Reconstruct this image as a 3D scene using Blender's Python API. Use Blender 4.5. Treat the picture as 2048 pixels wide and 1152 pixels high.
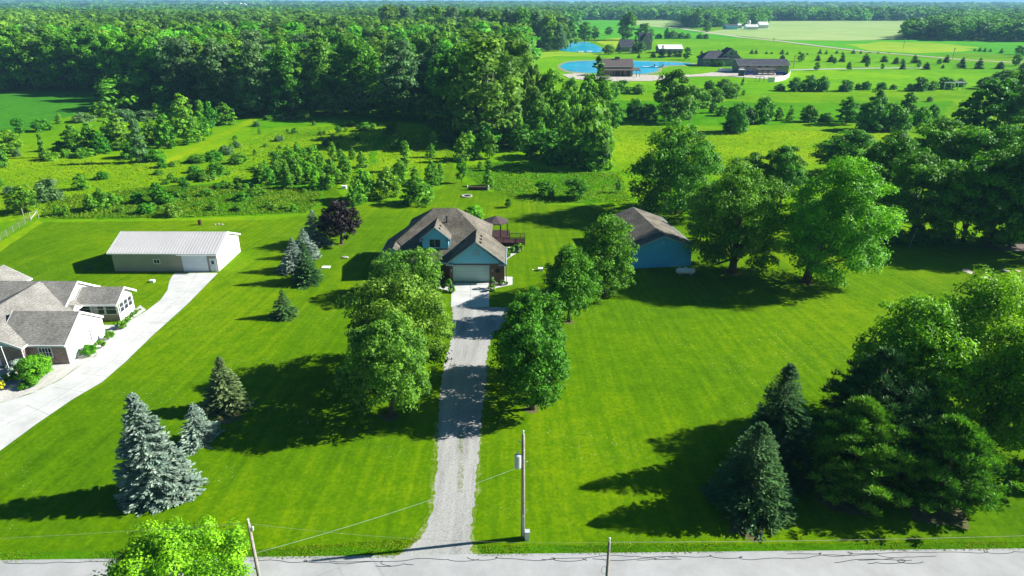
import bpy, math, random
import numpy as np
from mathutils import Vector, Matrix
sc = bpy.context.scene
for o in list(bpy.data.objects): bpy.data.objects.remove(o)
col = sc.collection
R = math.radians

# ------------------------------------------------------------ camera, sky, sun, exposure
PITCH, FPX, CH = R(22.84), 1365.0, 37.0
cs, sn = math.cos(PITCH), math.sin(PITCH)
cam = bpy.data.cameras.new('camera'); cam.sensor_width = 36; cam.lens = 36*FPX/2048
cam.clip_start = .5; cam.clip_end = 60000
co = bpy.data.objects.new('camera', cam); col.objects.link(co)
co.location = (0, 0, CH); co.rotation_euler = (Matrix.Rotation(R(90)-PITCH, 3, 'X') @ Matrix.Rotation(R(.13), 3, 'Z')).to_euler(); sc.camera = co
SUN_EL, SUN_AZ = R(31), R(9)            # azimuth measured from +X towards +Y
w = bpy.data.worlds.new('World'); sc.world = w; w.use_nodes = True
nt = w.node_tree; bg = nt.nodes['Background']; bg.inputs['Strength'].default_value = .031
sky = nt.nodes.new('ShaderNodeTexSky'); sky.sky_type = 'NISHITA'; sky.sun_disc = False
sky.sun_elevation = SUN_EL; sky.sun_rotation = R(90)-SUN_AZ; sky.air_density = 1.0; sky.dust_density = 2.0; sky.ozone_density = 2.5
tintn = nt.nodes.new('ShaderNodeMix'); tintn.data_type = 'RGBA'; tintn.blend_type = 'MULTIPLY'; tintn.inputs[0].default_value = 1
tintn.inputs[7].default_value = (.33, .85, 1.2, 1); tintn.label = 'clear blue upper sky, pale towards the horizon'
tcw = nt.nodes.new('ShaderNodeTexCoord'); spw = nt.nodes.new('ShaderNodeSeparateXYZ'); rpw = nt.nodes.new('ShaderNodeValToRGB')
rpw.color_ramp.elements[0].position = .012; rpw.color_ramp.elements[0].color = (2.6, 1.75, 1.2, 1); rpw.color_ramp.elements[1].position = .13; rpw.color_ramp.elements[1].color = (.33, .85, 1.2, 1)
nt.links.new(tcw.outputs['Generated'], spw.inputs[0]); nt.links.new(spw.outputs[2], rpw.inputs[0]); nt.links.new(rpw.outputs[0], tintn.inputs[7])
nt.links.new(sky.outputs[0], tintn.inputs[6]); nt.links.new(tintn.outputs[2], bg.inputs[0])
sl = bpy.data.lights.new('sun', 'SUN'); sl.energy = 5.0; sl.angle = R(.5); sl.color = (1, .985, .93)
so = bpy.data.objects.new('sun', sl); col.objects.link(so)
so.rotation_euler = Vector((math.cos(SUN_EL)*math.cos(SUN_AZ), math.cos(SUN_EL)*math.sin(SUN_AZ), math.sin(SUN_EL))).to_track_quat('Z', 'Y').to_euler()
sc.view_settings.view_transform = 'Standard'; sc.view_settings.look = 'None'
sc.view_settings.exposure = 1.18; sc.view_settings.gamma = 1
sc.render.resolution_x = 1024; sc.render.resolution_y = 576
try:
    sc.cycles.max_bounces = 5; sc.cycles.diffuse_bounces = 3; sc.cycles.transmission_bounces = 3
    sc.cycles.volume_bounces = 0; sc.cycles.transparent_max_bounces = 4
except Exception: pass

# ------------------------------------------------------------ measuring helpers (photo survey -> metres on the ground)
def G(px, py, z=0.0):
    u = (px-1024)/FPX; v = (py-576)/FPX; t = (CH-z)/(sn+v*cs)
    return Vector((u*t, t*(cs-v*sn), z))
def ZH(px, py, Y):                       # height of a point seen at px,py standing at distance Y
    u = (px-1024)/FPX; v = (py-576)/FPX; t = Y/(cs-v*sn)
    return Vector((u*t, Y, CH-t*(sn+v*cs)))
def depth(Y, z): return Y*cs+(CH-z)*sn

# ------------------------------------------------------------ materials
def newmat(name):
    m = bpy.data.materials.new(name); m.use_nodes = True
    return m, m.node_tree, m.node_tree.nodes['Principled BSDF']
def node(nt, t, **kw):
    n = nt.nodes.new(t)
    for k, v in kw.items():
        if k.startswith('i_'): n.inputs[k[2:].replace('_', ' ')].default_value = v
        else: setattr(n, k, v)
    return n
def ramp(nt, fac, stops):
    r = nt.nodes.new('ShaderNodeValToRGB'); e = r.color_ramp.elements
    while len(e) < len(stops): e.new(.5)
    for a, (p, c) in zip(e, stops): a.position = p; a.color = (*c, 1)
    nt.links.new(fac, r.inputs[0]); return r.outputs[0]
def coords(nt, scale=(1, 1, 1), rot=0, which='Object'):
    tc = nt.nodes.new('ShaderNodeTexCoord'); mp = nt.nodes.new('ShaderNodeMapping')
    mp.inputs['Scale'].default_value = scale; mp.inputs['Rotation'].default_value = (0, 0, rot)
    nt.links.new(tc.outputs[which], mp.inputs[0]); return mp.outputs[0]
def noise(nt, vec, scale, detail=4, rough=.6):
    n = node(nt, 'ShaderNodeTexNoise'); n.inputs['Scale'].default_value = scale
    n.inputs['Detail'].default_value = detail; n.inputs['Roughness'].default_value = rough
    nt.links.new(vec, n.inputs['Vector']); return n.outputs['Fac']
def mixc(nt, fac, a, b, mode='MIX'):
    m = nt.nodes.new('ShaderNodeMix'); m.data_type = 'RGBA'; m.blend_type = mode
    for s, i in ((fac, 0), (a, 6), (b, 7)):
        if isinstance(s, (int, float)): m.inputs[i].default_value = s
        elif isinstance(s, tuple): m.inputs[i].default_value = (*s, 1)
        else: nt.links.new(s, m.inputs[i])
    return m.outputs[2]
def bump(nt, b, h, strength=.4, dist=.1):
    n = nt.nodes.new('ShaderNodeBump'); n.inputs['Strength'].default_value = strength; n.inputs['Distance'].default_value = dist
    nt.links.new(h, n.inputs['Height']); nt.links.new(n.outputs[0], b.inputs['Normal'])
def math_(nt, op, a, b):
    m = nt.nodes.new('ShaderNodeMath'); m.operation = op
    for i, s in enumerate((a, b)):
        if isinstance(s, (int, float)): m.inputs[i].default_value = s
        else: nt.links.new(s, m.inputs[i])
    return m.outputs[0]

def grassmat(name, lo, mid, hi, patch=.03, fine=1.2, stripes=0, stripe_rot=0, bs=.5, coarse=.3, flecks=False, fan=False):
    m, n, b = newmat(name); v = coords(n)
    big = noise(n, v, patch, 5, .6); med = noise(n, v, coarse, 5, .7); fin = noise(n, v, fine, 6, .75)
    a = math_(n, 'ADD', math_(n, 'MULTIPLY', big, .38), math_(n, 'ADD', math_(n, 'MULTIPLY', med, .25), math_(n, 'MULTIPLY', fin, .37)))
    if stripes:
        w = node(n, 'ShaderNodeTexWave', wave_type='BANDS', bands_direction='X'); w.inputs['Scale'].default_value = stripes
        w.inputs['Distortion'].default_value = 1.2; w.inputs['Detail'].default_value = 2; w.inputs['Detail Scale'].default_value = .15
        if fan:                          # mower passes that fan out slightly from the back of the lot
            sp = n.nodes.new('ShaderNodeSeparateXYZ'); cb = n.nodes.new('ShaderNodeCombineXYZ'); n.links.new(v, sp.inputs[0])
            u = math_(n, 'MULTIPLY', math_(n, 'DIVIDE', sp.outputs[0], math_(n, 'SUBTRACT', 360, sp.outputs[1])), 290)
            n.links.new(u, cb.inputs[0]); n.links.new(math_(n, 'MULTIPLY', sp.outputs[1], .03), cb.inputs[1]); n.links.new(cb.outputs[0], w.inputs['Vector'])
            streak = noise(n, cb.outputs[0], .9, 6, .75)
        else:
            n.links.new(coords(n, rot=stripe_rot), w.inputs['Vector']); streak = noise(n, coords(n, (1, .06, 1), stripe_rot), 1.1, 3, .6)
        s = math_(n, 'ADD', math_(n, 'MULTIPLY', math_(n, 'SUBTRACT', w.outputs['Fac'], .5), .018), math_(n, 'MULTIPLY', math_(n, 'SUBTRACT', streak, .5), .26))
        a = math_(n, 'ADD', a, s)
    c = ramp(n, a, [(.38, lo), (.5, mid), (.62, hi)])
    if flecks:
        f = noise(n, v, 5.5, 2, .5); g = noise(n, v, .11, 2, .5)
        f = math_(n, 'MULTIPLY', math_(n, 'GREATER_THAN', f, .71), math_(n, 'GREATER_THAN', g, .56))
        c = mixc(n, f, c, (.45, .5, .4))
    n.links.new(c, b.inputs['Base Color']); b.inputs['Roughness'].default_value = .95; b.inputs['Specular IOR Level'].default_value = .02
    bump(n, b, noise(n, v, fine*4, 5, .8), bs, .12)
    return m
def leafmat(name, dark, light, trans=.38, hv=.022, vv=.25, rough=.6, obj_rand=1.0):
    m, n, b = newmat(name)
    at = node(n, 'ShaderNodeAttribute', attribute_name='tint'); oi = n.nodes.new('ShaderNodeObjectInfo')
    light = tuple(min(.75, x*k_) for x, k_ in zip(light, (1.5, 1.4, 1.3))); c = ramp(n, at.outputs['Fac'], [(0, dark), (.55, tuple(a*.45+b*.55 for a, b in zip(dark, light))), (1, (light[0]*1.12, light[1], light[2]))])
    h = n.nodes.new('ShaderNodeHueSaturation')
    n.links.new(c, h.inputs['Color'])
    n.links.new(math_(n, 'ADD', .5-hv/2*obj_rand, math_(n, 'MULTIPLY', oi.outputs['Random'], hv*obj_rand)), h.inputs['Hue'])
    r2 = math_(n, 'FRACT', math_(n, 'MULTIPLY', oi.outputs['Random'], 17.3), 0)
    n.links.new(math_(n, 'ADD', 1-vv/2*obj_rand, math_(n, 'MULTIPLY', r2, vv*obj_rand)), h.inputs['Value'])
    n.links.new(h.outputs[0], b.inputs['Base Color']); b.inputs['Roughness'].default_value = rough; b.inputs['Specular IOR Level'].default_value = .25
    t = n.nodes.new('ShaderNodeBsdfTranslucent'); n.links.new(h.outputs[0], t.inputs[0])
    mx = n.nodes.new('ShaderNodeMixShader'); mx.inputs[0].default_value = trans
    n.links.new(b.outputs[0], mx.inputs[1]); n.links.new(t.outputs[0], mx.inputs[2])
    n.links.new(mx.outputs[0], n.nodes['Material Output'].inputs[0]); return m
def flat(name, c, rough=.6, spec=.3, var=.15, scale=1.5, metal=0, bs=0):
    m, n, b = newmat(name); v = coords(n)
    f = noise(n, v, scale, 5, .7)
    n.links.new(ramp(n, f, [(.3, tuple(x*(1-var) for x in c)), (.7, tuple(min(1, x*(1+var)) for x in c))]), b.inputs['Base Color'])
    b.inputs['Roughness'].default_value = rough; b.inputs['Specular IOR Level'].default_value = spec; b.inputs['Metallic'].default_value = metal
    if bs: bump(n, b, noise(n, v, scale*12, 3, .7), bs, .03)
    return m
def shingles(name, c, c2):
    m, n, b = newmat(name)
    v = coords(n, (1, 1, 1))
    f = noise(n, coords(n, (1, 3.2, 3.2)), 3.4, 4, .85); g = noise(n, v, .5, 3, .6)
    a = math_(n, 'ADD', math_(n, 'MULTIPLY', f, .75), math_(n, 'MULTIPLY', g, .25))
    cc = ramp(n, a, [(.4, tuple(x*.5 for x in c)), (.5, c), (.6, c2)])
    w = node(n, 'ShaderNodeTexWave', wave_type='BANDS', bands_direction='Z'); w.inputs['Scale'].default_value = 2.4; w.inputs['Distortion'].default_value = .6
    n.links.new(v, w.inputs['Vector'])
    cc = mixc(n, math_(n, 'MULTIPLY', w.outputs['Fac'], .25), cc, tuple(x*.5 for x in c))
    n.links.new(cc, b.inputs['Base Color']); b.inputs['Roughness'].default_value = .9; b.inputs['Specular IOR Level'].default_value = .15
    bump(n, b, f, .12, .02); return m
def bricks(name, c, c2, mortar):
    m, n, b = newmat(name)
    br = node(n, 'ShaderNodeTexBrick'); br.inputs['Color1'].default_value = (*c, 1); br.inputs['Color2'].default_value = (*c2, 1); br.inputs['Mortar'].default_value = (*mortar, 1)
    br.inputs['Scale'].default_value = 1; br.inputs['Brick Width'].default_value = .34; br.inputs['Row Height'].default_value = .13; br.inputs['Mortar Size'].default_value = .012
    v = coords(n); sp = n.nodes.new('ShaderNodeSeparateXYZ'); cb = n.nodes.new('ShaderNodeCombineXYZ')
    n.links.new(v, sp.inputs[0]); n.links.new(math_(n, 'ADD', sp.outputs[0], sp.outputs[1]), cb.inputs[0]); n.links.new(sp.outputs[2], cb.inputs[1]); n.links.new(cb.outputs[0], br.inputs['Vector'])
    n.links.new(mixc(n, math_(n, 'MULTIPLY', noise(n, v, 2, 4, .7), .5), br.outputs[0], tuple(x*.6 for x in c)), b.inputs['Base Color']); b.inputs['Roughness'].default_value = .85; return m
def siding(name, c, axis='Z', period=.2, depth_=.5):
    m, n, b = newmat(name); v = coords(n)
    w = node(n, 'ShaderNodeTexWave', wave_type='BANDS', bands_direction=axis, wave_profile='SAW'); w.inputs['Scale'].default_value = .314/period
    n.links.new(v, w.inputs['Vector'])
    f = noise(n, v, .6, 4, .6)
    c0 = ramp(n, f, [(.3, tuple(x*.9 for x in c)), (.7, tuple(min(1, x*1.06) for x in c))])
    n.links.new(mixc(n, math_(n, 'MULTIPLY', math_(n, 'GREATER_THAN', w.outputs['Fac'], .86), depth_), c0, tuple(x*.55 for x in c)), b.inputs['Base Color'])
    b.inputs['Roughness'].default_value = .55; bump(n, b, w.outputs['Fac'], .3, .02); return m
def gravel(name, c, scale=6, yellow=0):
    m, n, b = newmat(name); v = coords(n)
    f = noise(n, v, scale, 6, .85); g = noise(n, coords(n, (1, .12, 1)), .9, 4, .6)
    a = math_(n, 'ADD', math_(n, 'MULTIPLY', f, .62), math_(n, 'MULTIPLY', g, .38))
    n.links.new(ramp(n, a, [(.36, tuple(x*.45 for x in c)), (.5, c), (.62, tuple(min(1, x*1.25) for x in c))]), b.inputs['Base Color'])
    b.inputs['Roughness'].default_value = .95; bump(n, b, f, .7, .05); return m
M = {}
M['ground'] = grassmat('meadow_ground', (.05, .16, .001), (.11, .26, .001), (.21, .33, .002), .02, .7, bs=.9, coarse=.12)
M['meadow_y'] = grassmat('yellow_meadow', (.08, .19, .001), (.15, .29, .001), (.28, .37, .003), .03, .8, bs=.9, coarse=.2)
M['meadow_g'] = grassmat('green_meadow', (.03, .13, .001), (.06, .22, .001), (.12, .31, .002), .03, .9, bs=1, coarse=.25)
M['lawn'] = grassmat('mown_lawn', (.04, .112, .0003), (.082, .178, .0004), (.17, .26, .0008), .03, 2.6, stripes=.26, fan=True, bs=.35, coarse=.5, flecks=True)
M['path'] = grassmat('mown_path', (.1, .22, .001), (.17, .29, .001), (.27, .36, .003), .05, 1, bs=.4)
M['verge'] = grassmat('road_verge', (.03, .13, .001), (.055, .19, .001), (.1, .26, .002), .2, 3, bs=.8, coarse=1)
M['crop'] = grassmat('soybean_crop', (.03, .13, .008), (.045, .19, .01), (.08, .25, .015), .015, .4, stripes=.35, stripe_rot=R(70), bs=.5)
M['hay'] = grassmat('hay_field', (.2, .31, .09), (.27, .37, .12), (.34, .43, .17), .004, .05, bs=.1, coarse=.02)
M['field_g'] = grassmat('green_field', (.045, .22, .008), (.07, .3, .008), (.1, .34, .01), .006, .06, bs=.1, coarse=.02)
M['field_y'] = grassmat('yellow_field', (.15, .3, .01), (.22, .36, .015), (.32, .38, .02), .008, .06, bs=.1, coarse=.03)
M['far_lawn'] = grassmat('estate_lawn', (.06, .22, .001), (.11, .29, .001), (.2, .37, .002), .008, .15, stripes=.05, stripe_rot=R(80), bs=.2, coarse=.04)
M['concrete'] = flat('concrete', (.5, .49, .465), .85, .2, .16, .45, bs=.15)
M['road'] = flat('road_chipseal', (.35, .345, .335), .9, .15, .14, .35, bs=.3)
M['gravel'] = gravel('drive_gravel', (.33, .32, .295)); M['stone'] = gravel('white_stone_bed', (.5, .47, .43), 5)
M['lot'] = gravel('lot_gravel', (.42, .37, .31), 1.5)
M['shore'] = gravel('shore_gravel', (.2, .24, .1), 1)
M['mulch'] = gravel('mulch', (.14, .1, .08), 6); M['sand'] = gravel('bare_soil', (.5, .42, .33), 2)
M['needle_litter'] = grassmat('worn_grass_and_litter', (.05, .09, .01), (.13, .12, .05), (.2, .16, .1), .5, 3, bs=.4, coarse=1.5)
M['tar'] = flat('tar_seal', (.025, .025, .03), .5, .4)
M['joint'] = flat('concrete_joint', (.3, .29, .27), .9)
M['shingle'] = shingles('brown_shingle', (.13, .115, .09), (.3, .262, .205))
M['shingle_l'] = shingles('taupe_shingle', (.23, .215, .19), (.38, .36, .32))
M['shingle_d'] = shingles('charcoal_shingle', (.06, .062, .075), (.12, .12, .14))
M['blue'] = siding('slate_blue_siding', (.21, .64, .92), 'Z', .2)
M['blue2'] = siding('blue_metal_siding', (.1, .56, .95), 'X', .3, .2)
M['white'] = siding('white_siding', (.8, .79, .76), 'Z', .15, .12)
M['tan'] = siding('tan_metal_siding', (.36, .33, .28), 'X', .3, .5)
M['cream'] = siding('cream_metal_siding', (.78, .76, .7), 'Y', .3, .15)
M['metal'] = flat('white_roof_sheet', (.5, .48, .47), .45, .4, .08, .3); M['ribm'] = flat('roof_rib_metal', (.42, .4, .39), .5)
M['trim'] = flat('white_trim', (.78, .78, .76), .5, .4, .05); M['trimg'] = flat('grey_blue_trim', (.38, .5, .56), .5, .4, .05)
M['door'] = siding('sage_garage_door', (.45, .62, .6), 'Z', .55, .3); M['doorw'] = siding('white_garage_door', (.66, .72, .8), 'Z', .55, .15)
M['glass'] = flat('dark_glass', (.02, .03, .04), .08, .6, .3)
M['brick'] = bricks('red_brown_brick', (.15, .07, .05), (.2, .11, .08), (.22, .2, .18))
M['brickl'] = bricks('pale_mixed_brick', (.24, .13, .1), (.36, .28, .24), (.42, .4, .37))
M['deck'] = flat('dark_red_stain', (.055, .028, .028), .7, .2, .3); M['gaz'] = siding('brown_gazebo_metal', (.085, .06, .055), 'X', .35, .5)
M['black'] = flat('black_iron', (.015, .015, .015), .5); M['grey'] = flat('grey_steel', (.45, .48, .5), .45, .4, .1)
M['wood'] = flat('weathered_pole_wood', (.3, .26, .22), .9, .1, .3, 4); M['wood_d'] = flat('dark_wood', (.09, .06, .04), .9, .1, .3)
M['bark'] = flat('bark', (.12, .09, .065), .95, .1, .35, 3, bs=.4); M['bark_p'] = flat('pale_bark', (.32, .28, .23), .95, .1, .3, 3)
M['rust'] = flat('rusty_steel', (.07, .035, .02), .9, .1, .3); M['rock'] = flat('field_stone', (.42, .39, .35), .9, .1, .25, 3, bs=.5)
M['bluecar'] = flat('blue_car_paint', (.02, .06, .28), .25, .5, .05); M['tyre'] = flat('tyre_rubber', (.02, .02, .02), .8)
M['bark_far'] = M['bark']; M['tanwall'] = siding('tan_board_wall', (.26, .21, .15), 'X', .5, .3); M['stonew'] = flat('grey_stone_wall', (.26, .25, .23), .9, .1, .3, .8)
M['brownroof'] = siding('brown_metal_roof', (.13, .1, .085), 'X', .6, .3); M['orange'] = flat('orange_lily', (.5, .2, .02), .6)
def water():
    m, n, b = newmat('pond_water'); v = coords(n)
    n.links.new(ramp(n, noise(n, v, .03, 3, .5), [(.35, (.01, .32, .48)), (.65, (.02, .46, .68))]), b.inputs['Base Color'])
    b.inputs['Roughness'].default_value = .2; b.inputs['IOR'].default_value = 1.33; bump(n, b, noise(n, v, 1.2, 3, .6), .12, .03); return m
M['water'] = water()
D_, L_ = (.02, .095, .003), (.112, .335, .010)
M['lf_mid'] = leafmat('leaves_mid_green', D_, L_)
M['lf_fine'] = leafmat('leaves_fresh_green', (.033, .11, .008), (.17, .38, .03), .42)
M['lf_ash'] = leafmat('leaves_yellow_green', (.04, .15, .003), (.22, .49, .01), .36, hv=.012)
M['lf_lime'] = leafmat('leaves_lime', (.03, .14, .003), (.16, .44, .008), .36, hv=.012)
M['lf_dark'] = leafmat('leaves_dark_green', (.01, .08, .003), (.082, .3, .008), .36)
M['lf_grey'] = leafmat('leaves_silver_green', (.04, .1, .03), (.14, .3, .09), .42)
M['lf_sap'] = leafmat('leaves_young', (.03, .14, .006), (.155, .39, .012))
M['lf_purple'] = leafmat('leaves_purple', (.004, .003, .004), (.014, .007, .009), .1, hv=0)
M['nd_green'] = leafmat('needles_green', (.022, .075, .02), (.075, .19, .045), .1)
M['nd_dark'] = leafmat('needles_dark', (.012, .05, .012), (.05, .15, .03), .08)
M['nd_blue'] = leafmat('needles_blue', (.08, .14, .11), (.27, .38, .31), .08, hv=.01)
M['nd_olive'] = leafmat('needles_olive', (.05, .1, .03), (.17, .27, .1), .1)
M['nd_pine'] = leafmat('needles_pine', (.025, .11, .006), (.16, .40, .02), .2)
M['lf_wood'] = leafmat('leaves_woodland', (.03, .10, .005), (.165, .42, .016), .45, hv=.05, vv=.5)
M['lf_far'] = leafmat('leaves_far_wood', (.03, .09, .01), (.13, .36, .02), .45)
M['weed'] = leafmat('meadow_weeds', (.11, .22, .002), (.2, .29, .004), .45, obj_rand=0)
M['weed_g'] = leafmat('lush_weeds', (.08, .19, .002), (.16, .29, .004), .5, obj_rand=0)
M['flower_y'] = leafmat('yellow_shrub', (.3, .32, .01), (.6, .6, .02), .2)
M['haze'] = None

# ------------------------------------------------------------ mesh helpers
class MB:
    def __init__(s): s.v = []; s.f = []
    def add(s, vs, fs):
        k = len(s.v); s.v += [tuple(p) for p in vs]; s.f += [tuple(k+i for i in f) for f in fs]; return s
    def box(s, x0, y0, z0, x1, y1, z1):
        return s.add([(x0,y0,z0),(x1,y0,z0),(x1,y1,z0),(x0,y1,z0),(x0,y0,z1),(x1,y0,z1),(x1,y1,z1),(x0,y1,z1)],
                     [(0,3,2,1),(4,5,6,7),(0,1,5,4),(1,2,6,5),(2,3,7,6),(3,0,4,7)])
    def tube(s, pts, rad, n=8, cap=True):
        pts = [Vector(p) for p in pts]
        if not hasattr(rad, '__len__'): rad = [rad]*len(pts)
        k = len(s.v); vs = []
        for i, p in enumerate(pts):
            d = (pts[min(i+1, len(pts)-1)]-pts[max(i-1, 0)]).normalized()
            a = d.cross(Vector((0, 0, 1)) if abs(d.z) < .9 else Vector((1, 0, 0))).normalized(); b = d.cross(a)
            for j in range(n):
                t = 2*math.pi*j/n; vs.append(p+(a*math.cos(t)+b*math.sin(t))*rad[i])
        fs = [(i*n+j, i*n+(j+1) % n, (i+1)*n+(j+1) % n, (i+1)*n+j) for i in range(len(pts)-1) for j in range(n)]
        if cap: fs += [tuple(range(n))[::-1], tuple((len(pts)-1)*n+j for j in range(n))]
        return s.add(vs, fs)
    def slab(s, pts, th):                # polygon thickened downwards
        n = len(pts); lo = [(p[0], p[1], p[2]-th) for p in pts]
        return s.add(list(pts)+lo, [tuple(range(n)), tuple(range(2*n-1, n-1, -1))]+[(i, i+n, (i+1) % n+n, (i+1) % n) for i in range(n)])
    def prism(s, poly, axis, a, b):      # poly of (u, z) extruded along 'x' or 'y' from a to b
        n = len(poly); P = lambda t: [((t, u, z) if axis == 'x' else (u, t, z)) for u, z in poly]
        return s.add(P(a)+P(b), [tuple(range(n)), tuple(range(2*n-1, n-1, -1))]+[(i, i+n, (i+1) % n+n, (i+1) % n) for i in range(n)])
    def ball(s, c, r, nu=10, nv=7, sz=1):
        vs = []; fs = []
        for i in range(nv+1):
            p = math.pi*i/nv
            for j in range(nu):
                t = 2*math.pi*j/nu; vs.append((c[0]+r*math.sin(p)*math.cos(t), c[1]+r*math.sin(p)*math.sin(t), c[2]+r*sz*math.cos(p)))
        for i in range(nv):
            for j in range(nu): fs.append((i*nu+j, i*nu+(j+1) % nu, (i+1)*nu+(j+1) % nu, (i+1)*nu+j))
        return s.add(vs, fs)
    def mesh(s, name, mat, smooth=False):
        me = bpy.data.meshes.new(name); me.from_pydata(s.v, [], s.f); me.materials.append(mat)
        import bmesh
        b = bmesh.new(); b.from_mesh(me); bmesh.ops.recalc_face_normals(b, faces=b.faces); b.to_mesh(me); b.free()
        if smooth: me.polygons.foreach_set('use_smooth', [True]*len(me.polygons))
        return me
    def build(s, name, mat, parent=None, smooth=False):
        o = bpy.data.objects.new(name, s.mesh(name, mat, smooth)); col.objects.link(o)
        if parent: o.parent = parent
        return o
def tag(o, label=None, cat=None, group=None, kind=None):
    if label: o['label'] = label
    if cat: o['category'] = cat
    if group: o['group'] = group
    if kind: o['kind'] = kind
    return o
def empty(name, loc, rz=0, label=None, cat=None, group=None):
    o = bpy.data.objects.new(name, None); col.objects.link(o); o.location = loc; o.rotation_euler = (0, 0, rz)
    o.empty_display_size = .5
    return tag(o, label, cat, group)
def quads(name, V, tint, mat):
    n = len(V); me = bpy.data.meshes.new(name)
    me.vertices.add(n*4); me.vertices.foreach_set('co', V.reshape(-1).astype(np.float32))
    me.loops.add(n*4); me.loops.foreach_set('vertex_index', np.arange(n*4, dtype=np.int32))
    me.polygons.add(n); me.polygons.foreach_set('loop_start', np.arange(0, n*4, 4, dtype=np.int32))
    try: me.polygons.foreach_set('loop_total', np.full(n, 4, dtype=np.int32))
    except Exception: pass
    a = me.attributes.new('tint', 'FLOAT', 'FACE'); a.data.foreach_set('value', np.clip(tint, 0, 1).astype(np.float32))
    me.materials.append(mat); me.update(calc_edges=True); return me

# ------------------------------------------------------------ ground, fields, road, water
def inpoly(x, y, P):
    c = np.zeros(x.shape, bool); n = len(P)
    for i in range(n):
        x1, y1 = P[i]; x2, y2 = P[i-1]
        k = ((y1 > y) != (y2 > y)); c ^= k & (x < (x2-x1)*(y-y1)/((y2-y1)+1e-12)+x1)
    return c
def W2(pts, z=0): return [tuple(G(x, y, z)[:2]) for x, y in pts]
def sheet(name, pts, z, mat, jit=0, seg=4, px=True, seed=1, kind='structure', label=None, cat=None):
    r = random.Random(seed); P = W2(pts) if px else pts; out = []
    for i in range(len(P)):
        a = Vector(P[i]); b = Vector(P[(i+1) % len(P)]); L = (b-a).length; n = max(1, int(L/seg)) if jit else 1
        for k in range(n):
            p = a+(b-a)*(k/n)
            if jit: p += Vector((r.uniform(-jit, jit), r.uniform(-jit, jit)))
            out.append((p.x, p.y, z))
    from mathutils.geometry import tessellate_polygon
    tris = tessellate_polygon([[Vector(p) for p in out]])
    me = bpy.data.meshes.new(name); me.from_pydata(out, [], [tuple(t) for t in tris]); me.materials.append(mat)
    import bmesh
    b = bmesh.new(); b.from_mesh(me)
    for f in b.faces:
        if f.normal.z < 0: f.normal_flip()
    b.to_mesh(me); b.free()
    o = bpy.data.objects.new(name, me); col.objects.link(o); tag(o, label, cat, kind=kind); return o

S = 30000
sheet('ground', [(-S, -200), (S, -200), (S, S), (-S, S)], 0, M['ground'], px=False)
roadP = [(-300, 34.6), (-36.62, 37.42), (0, 38.13), (37.56, 38.77), (300, 43.2), (300, 36.6), (0, 31.4), (-300, 27.8)]
sheet('road', roadP, .03, M['road'], px=False)
lawn = [(-60, 1128), (500, 1121), (1024, 1112), (2108, 1098), (2500, 1098), (2500, 520), (2108, 470), (1960, 488), (1760, 476), (1690, 440), (1400, 440), (1290, 415), (1170, 412),
        (1080, 408), (1040, 395), (960, 380), (915, 360), (905, 330), (905, 290), (880, 290), (885, 330), (890, 372), (840, 398), (735, 408), (690, 398), (672, 380), (690, 340), (720, 300), (700, 300), (650, 370),
        (640, 412), (610, 432), (540, 441), (350, 443), (90, 447), (0, 497), (-500, 640), (-900, 1128)]
sheet('lawn', lawn, .012, M['lawn'], .15, 1.5)
sheet('verge', [(-200, 1131), (500, 1121), (1024, 1112), (2200, 1097), (2200, 1082), (1024, 1092), (500, 1100), (-200, 1110)], .018, M['verge'], .12, .8)
sheet('crop_field', [(-500, 184), (215, 190), (232, 205), (180, 226), (110, 243), (60, 262), (-20, 275), (-500, 330)], .05, M['crop'], .6, 3)
sheet('mown_path', [(500, 238), (525, 236), (420, 290), (360, 318), (338, 328), (322, 326), (380, 296)], .03, M['path'], .5, 3)
sheet('mown_path', [(738, 330), (752, 330), (752, 305), (780, 268), (765, 262), (740, 300)], .03, M['meadow_g'], .5, 3)
sheet('mown_path', [(-60, 520), (78, 442), (86, 447), (40, 478), (-60, 545)], .02, M['path'], .15, 1.5)
sheet('meadow', [(-400, 330), (60, 290), (320, 326), (335, 330), (480, 345), (520, 330), (560, 290), (700, 250), (760, 240), (860, 250), (900, 290), (880, 360), (740, 400), (690, 360), (480, 360), (300, 370), (200, 400), (60, 440), (-400, 500)], .022, M['meadow_y'], 1.2, 4)
sheet('meadow', [(110, 440), (350, 438), (610, 428), (640, 408), (650, 372), (480, 365), (300, 375), (200, 402)], .034, M['meadow_g'], .6, 2)
sheet('meadow', [(520, 236), (700, 226), (860, 232), (880, 246), (760, 246), (600, 250), (500, 262)], .034, M['meadow_g'], .8, 4)
sheet('meadow', [(915, 345), (1010, 320), (1120, 345), (1220, 340), (1260, 400), (1180, 408), (1080, 402), (990, 380)], .022, M['meadow_g'], .8, 3)
sheet('meadow', [(1230, 250), (1500, 262), (1800, 258), (1900, 300), (1600, 330), (1400, 330), (1260, 345), (1215, 330)], .022, M['meadow_y'], 1.5, 5)
sheet('meadow', [(1230, 200), (1700, 205), (1900, 200), (1880, 245), (1600, 246), (1450, 252), (1230, 245)], .03, M['meadow_g'], 2, 6)
sheet('estate_lawn', [(1046, 102), (1200, 108), (1400, 110), (1563, 84), (1720, 104), (1930, 121), (2200, 136), (2200, 176), (1600, 183), (1500, 190), (1230, 178), (1140, 160), (1090, 150), (1050, 130)], .06, M['far_lawn'], 1, 15)
sheet('estate_lawn', [(1270, 79), (1360, 77), (1480, 76), (1562, 83), (1400, 110), (1300, 104)], .09, M['far_lawn'])
sheet('hay_field', [(1400, 66), (1500, 46), (1530, 41), (1690, 40), (1800, 37), (1900, 41), (1808, 77), (1700, 80), (1560, 79), (1480, 71)], .1, M['hay'])
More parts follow.
